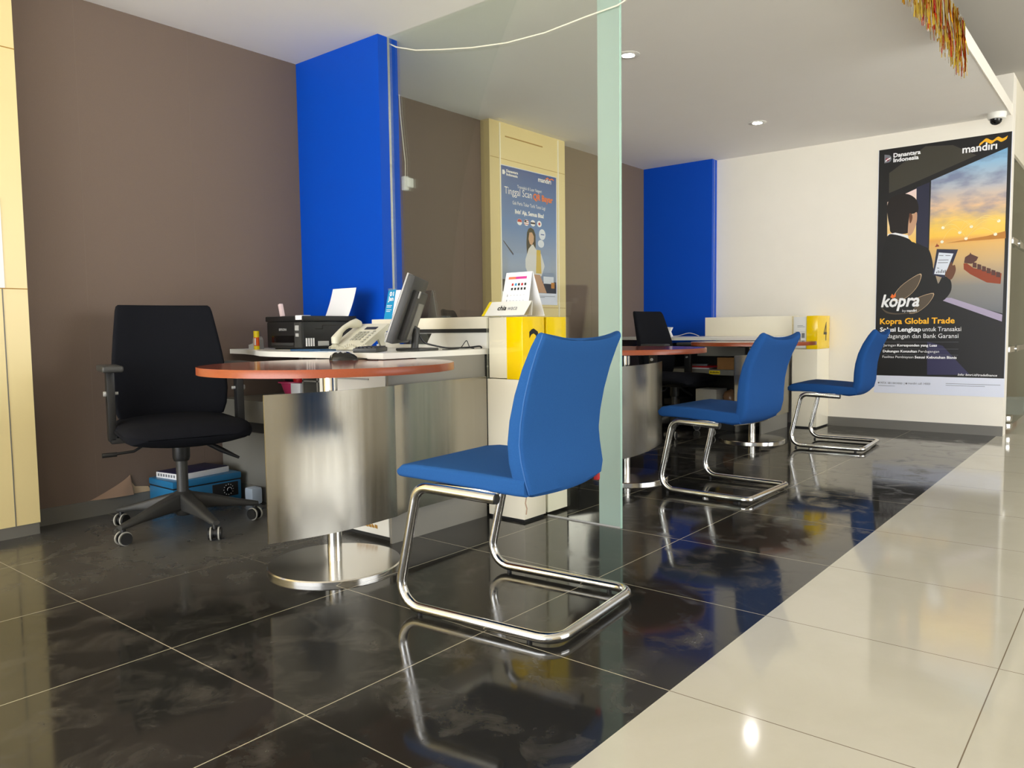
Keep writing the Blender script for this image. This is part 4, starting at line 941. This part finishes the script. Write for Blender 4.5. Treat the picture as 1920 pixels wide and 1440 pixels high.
for u0, z0, w_ in ((1.366, 1.385, .03), (1.41, 1.382, .035), (1.362, 1.35, .07), (1.358, 1.33, .07), (1.354, 1.29, .015)):
    b.add([(u0, y, z0), (u0+w_, y, z0-.003), (u0+w_, y, z0-.008), (u0, y, z0-.005)], [(0, 1, 2, 3)])
for i, h in enumerate((.012, .02, .015, .026, .018, .022)):
    x = 1.348+i*.012; b.add([(x, y, 1.247), (x+.007, y, 1.246), (x+.007, y, 1.247+h), (x, y, 1.247+h)], [(0, 1, 2, 3)])
b.build('screen_chart', P['grey'], p1)
def grow(poly, s):
    cx = sum(p[0] for p in poly)/len(poly); cz = sum(p[1] for p in poly)/len(poly); return [(cx+(x-cx)*s, cz+(z-cz)*s) for x, z in poly]
for k in ('leaf1', 'leaf2'): f1(grow(F1[k], 1.06), 'leaf_edge', P['leafe']); f1(F1[k], 'leaf', P['leaf'])
f1(F1['swoosh'], 'swoosh', P['leaf'])
lay[0] += 1; y = YF-.0025-.00006*lay[0]
def t1_(s, x, z, w_, h, bold=0, shear=0): return text_mb(s, (x, y, z), (1, 0, 0), (0, 0, 1), width=w_, height=h, bold=bold, shear=shear)
t1_('kopra', .957, .995, .275, .098, .022, .25).build('logo_lettering', P['white'], p1)
f1([(1.022, 1.072), (1.035, 1.10), (1.045, 1.085), (1.062, 1.105), (1.062, 1.075), (1.04, 1.062)], 'logo_crown', P['orange'])
merge(t1_('by ', 1.113, .952, .028, .018), t1_('mandiri', 1.147, .952, .07, .018, .03)).build('logo_lettering', P['white'], p1)
t1_('Kopra Global Trade', .950, .856, .534, .045, .022).build('headline', P['yellow'], p1)
merge(t1_('Solusi Lengkap', .951, .795, .300, .034, .025), t1_('untuk Transaksi', 1.263, .795, .268, .034), t1_('Perdagangan dan Bank Garansi', .941, .742, .573, .034)).build('subheading', P['white'], p1)
merge(t1_('Jaringan', .978, .675, .094, .019), t1_('Koresponden yang Luas', 1.082, .675, .285, .019, .03), t1_('Dukungan Konsultan', .976, .627, .25, .019, .03), t1_('Perdagangan', 1.237, .627, .147, .019), t1_('Fasilitas Pembiayaan', .973, .581, .23, .019), t1_('Sesuai Kebutuhan Bisnis', 1.212, .581, .293, .019, .03),
      t1_('Info: bmri.id/tradefinance', 1.517, .451, .26, .017, .01, .2)).build('small_print', P['white'], p1)
b = MB()
for z in (.709, .655, .608): b.add([(.975, y, z), (1.516, y, z), (1.516, y, z+.0015), (.975, y, z+.0015)], [(0, 1, 2, 3)])
b.build('rule_lines', P['grey'], p1)
merge(t1_('MITA  08118414000  |', .962, .369, .178, .016), t1_('mandiri call 14000', 1.168, .372, .16, .016)).build('contact_line', P['grey'], p1)
b = MB()
for x in (.948, 1.155): b.add([(x+.007*math.cos(k*PI/5), y, .377+.007*math.sin(k*PI/5)) for k in range(10)], [tuple(range(10))])
for x0, x1, z in ((1.436, 1.80, .385), (1.436, 1.70, .371), (.945, 1.07, .352)): b.add([(x0, y, z), (x1, y, z), (x1, y, z+.003), (x0, y, z+.003)], [(0, 1, 2, 3)])
b.build('footer_marks', P['grey'], p1)
t1_('mandırı', 1.507, 2.143, .222, .055, .02).build('logo_lettering', P['white'], p1)
def wave(pts, th, yy): return [(x, z) for x, z in pts]+[(x+.004, z-th) for x, z in reversed(pts)]
wv = smooth([(1.618, 2.198), (1.64, 2.216), (1.662, 2.230), (1.69, 2.212), (1.705, 2.210), (1.735, 2.230), (1.76, 2.214), (1.775, 2.216), (1.797, 2.228)], 3)
row = [[(x, y, z), (x-.008, y, z-.024)] for x, z in wv]; MB().loft(row, closed=False, smooth=False).build('logo_wave', P['yellow'], p1, fixn=False)
f1([(.956, 2.146), (.99, 2.148), (1.003, 2.156), (1.010, 2.175), (1.004, 2.195), (.99, 2.206), (.956, 2.214)], 'crest', P['grey'])
f1([(.966, 2.158), (.985, 2.160), (1.0, 2.175), (.985, 2.185), (.966, 2.182)], 'crest', P['maroon'])
f1([(.962, 2.165), (.98, 2.178), (1.003, 2.186), (1.0, 2.176), (.98, 2.168), (.964, 2.155)], 'crest', P['white'])
merge(t1_('Danantara', 1.024, 2.183, .193, .031, .03), t1_('Indonesia', 1.024, 2.145, .18, .031, .03)).build('logo_lettering', P['white'], p1)

# second poster, on the cream pillar
p2 = thing('wall_poster', 'blue payment poster on the cream pillar seen through the glass', 'poster', (XP+.003, 3.75, 1.5))
KK = (XP+.004-2.6206)/(-1.03-2.6206)
def k2(y, z): return (-.9997+(y+.9997)*KK, .855+(z-.855)*KK)
lay2 = [0]
def f2(poly, name, m):
    lay2[0] += 1; x = XP+.004+.00006*lay2[0]
    return MB().add([(x, *k2(y, z)) for y, z in poly], [tuple(range(len(poly)))]).build(name, m, p2)
ya, zb_ = k2(3.378, 1.04); yb, zt_ = k2(4.066, 2.043)
MB().box(XP, XP+.004, ya-.004, yb+.004, zb_, zt_+.004).build('sheet', P['footer'], p2)
P['blue2'] = gradient('print_blue_sky', [(0, rgb(70, 90, 130)), (.25, rgb(150, 165, 190)), (.55, rgb(84, 128, 188)), (1, rgb(36, 80, 152))], -.42, .58)
f2([(3.38, 1.13), (4.054, 1.13), (4.066, 2.043), (3.379, 2.041)], 'blue_ground', P['blue2'])
f2([(3.38, 1.13), (4.054, 1.13), (4.055, 1.22), (3.38, 1.22)], 'lower_band', P['navy'])
f2([(3.728, 1.624), (3.70, 1.61), (3.682, 1.581), (3.674, 1.503), (3.68, 1.40), (3.705, 1.40), (3.784, 1.43), (3.79, 1.50), (3.788, 1.575), (3.765, 1.612)], 'hair', P['hair'])
f2([(3.712, 1.585), (3.745, 1.588), (3.768, 1.56), (3.765, 1.52), (3.74, 1.49), (3.715, 1.50), (3.70, 1.535)], 'face', P['skin2'])
f2([(3.735, 1.49), (3.757, 1.498), (3.79, 1.465), (3.86, 1.43), (3.902, 1.34), (3.86, 1.26), (3.70, 1.26), (3.66, 1.32), (3.66, 1.38), (3.70, 1.46)], 'blouse', P['shirt'])
f2([(3.80, 1.46), (3.85, 1.46), (3.86, 1.28), (3.79, 1.28)], 'scarf', P['ygold'])
f2([(3.72, 1.27), (3.84, 1.27), (3.926, 1.132), (3.824, 1.132), (3.77, 1.22)], 'leg', P['skin2'])
f2([(3.70, 1.26), (3.75, 1.26), (3.80, 1.14), (3.76, 1.10), (3.70, 1.16)], 'bag', P['grey'])
f2([(3.395, 1.50), (3.405, 1.50), (3.52, 1.41), (3.51, 1.40)], 'handrail', P['navy'])
f2([(3.885, 1.26), (4.02, 1.26), (4.02, 1.205), (3.885, 1.205)], 'seat_block', P['screen'])
f2([(3.985, 1.215), (4.03, 1.215), (4.03, 1.17), (3.985, 1.17)], 'phone', P['mount'])
def disc2(cy, cz, ry, rz, name, m): f2([(cy+ry*math.cos(k*PI/8), cz+rz*math.sin(k*PI/8)) for k in range(16)], name, m)
disc2(3.874, 1.582, .042, .042, 'speech_bubble', P['screen']); disc2(3.857, 1.51, .04, .03, 'speech_bubble', P['screen'])
f2([(3.855, 1.585), (3.90, 1.585), (3.90, 1.578), (3.855, 1.578)], 'bubble_mark', P['blue'])
for cy, cz, k in ((3.593, 1.652, 0), (3.675, 1.655, 1), (3.756, 1.658, 2), (3.837, 1.66, 3)):
    disc2(cy, cz, .03, .024, 'flag_badge', P['white'])
    if k == 0: f2([(cy-.028, cz), (cy+.028, cz), (cy+.022, cz+.016), (cy, cz+.023), (cy-.022, cz+.016)], 'flag_badge', P['flagr'])
    if k == 1:
        for i in (-2, 0, 2): f2([(cy-.026, cz+i*.007), (cy+.026, cz+i*.007), (cy+.026, cz+i*.007+.005), (cy-.026, cz+i*.007+.005)], 'flag_badge', P['flagr'])
        f2([(cy-.028, cz+.001), (cy, cz+.001), (cy, cz+.022), (cy-.02, cz+.016)], 'flag_badge', P['navy'])
    if k == 2: f2([(cy-.029, cz-.007), (cy+.029, cz-.007), (cy+.029, cz+.007), (cy-.029, cz+.007)], 'flag_badge', P['navy'])
    if k == 3: disc2(cy, cz, .013, .011, 'flag_badge', P['flagr'])
lay2[0] += 1; X2 = XP+.004+.00006*lay2[0]
def t2_(s, y0, z0, y1, h, bold=0):
    a, zz = k2(y0, z0); bq, _ = k2(y1, z0); return text_mb(s, (X2, a, zz), (0, 1, 0), (0, 0, 1), width=bq-a, height=h*KK, bold=bold)
merge(t2_('Danantara', 3.444, 1.999, 3.579, .018, .03), t2_('Indonesia', 3.444, 1.974, 3.574, .018, .03), t2_('mandırı', 3.828, 1.982, 3.993, .035, .02)).build('logo_lettering', P['white'], p2)
merge(t2_('Transaksi di Luar Negeri', 3.569, 1.898, 3.87, .024), t2_('Tinggal Scan', 3.419, 1.842, 3.745, .052), t2_('Gak Perlu Tukar Tarik Tunai Lagi', 3.511, 1.774, 3.915, .026)).build('headline', P['white'], p2)
t2_('QR Bayar', 3.764, 1.838, 4.012, .045, .03).build('headline', P['orange'], p2)
t2_("livin' Aja, Semua Bisa!", 3.541, 1.71, 3.894, .03, .035).build('subheading', P['white'], p2)
f2([(3.397, 1.978), (3.42, 1.978), (3.432, 1.994), (3.42, 2.01), (3.397, 2.01)], 'crest', P['white'])
row = [[(X2, *k2(y, z)), (X2, *k2(y, z-.009))] for y, z in smooth([(3.92, 2.012), (3.95, 2.03), (3.975, 2.016), (4.0, 2.028), (4.03, 2.022)], 3)]
MB().loft(row, closed=False, smooth=False).build('logo_wave', P['orange'], p2, fixn=False)
b = MB()
for z, y1 in ((1.105, 4.036), (1.096, 3.90)):
    b.add([(X2, *k2(3.758, z)), (X2, *k2(y1, z)), (X2, *k2(y1, z+.003)), (X2, *k2(3.758, z+.003))], [(0, 1, 2, 3)])
b.build('footer_marks', P['grey'], p2)

# notice on the near pillar, only its edge in view
p3 = thing('pillar_notice', 'white notice with blue stripe at the left edge on the cream pillar', 'notice', (-1.036, .0, 1.22))
MB().box(-1.0385, -1.036, -.35, .178, 1.05, 1.42).build('sheet', M['paper'], p3)
MB().box(-1.0362, -1.0354, -.33, .158, 1.10, 1.25).build('blue_stripe', mat('notice_blue', rgb(70, 80, 190), .5), p3)
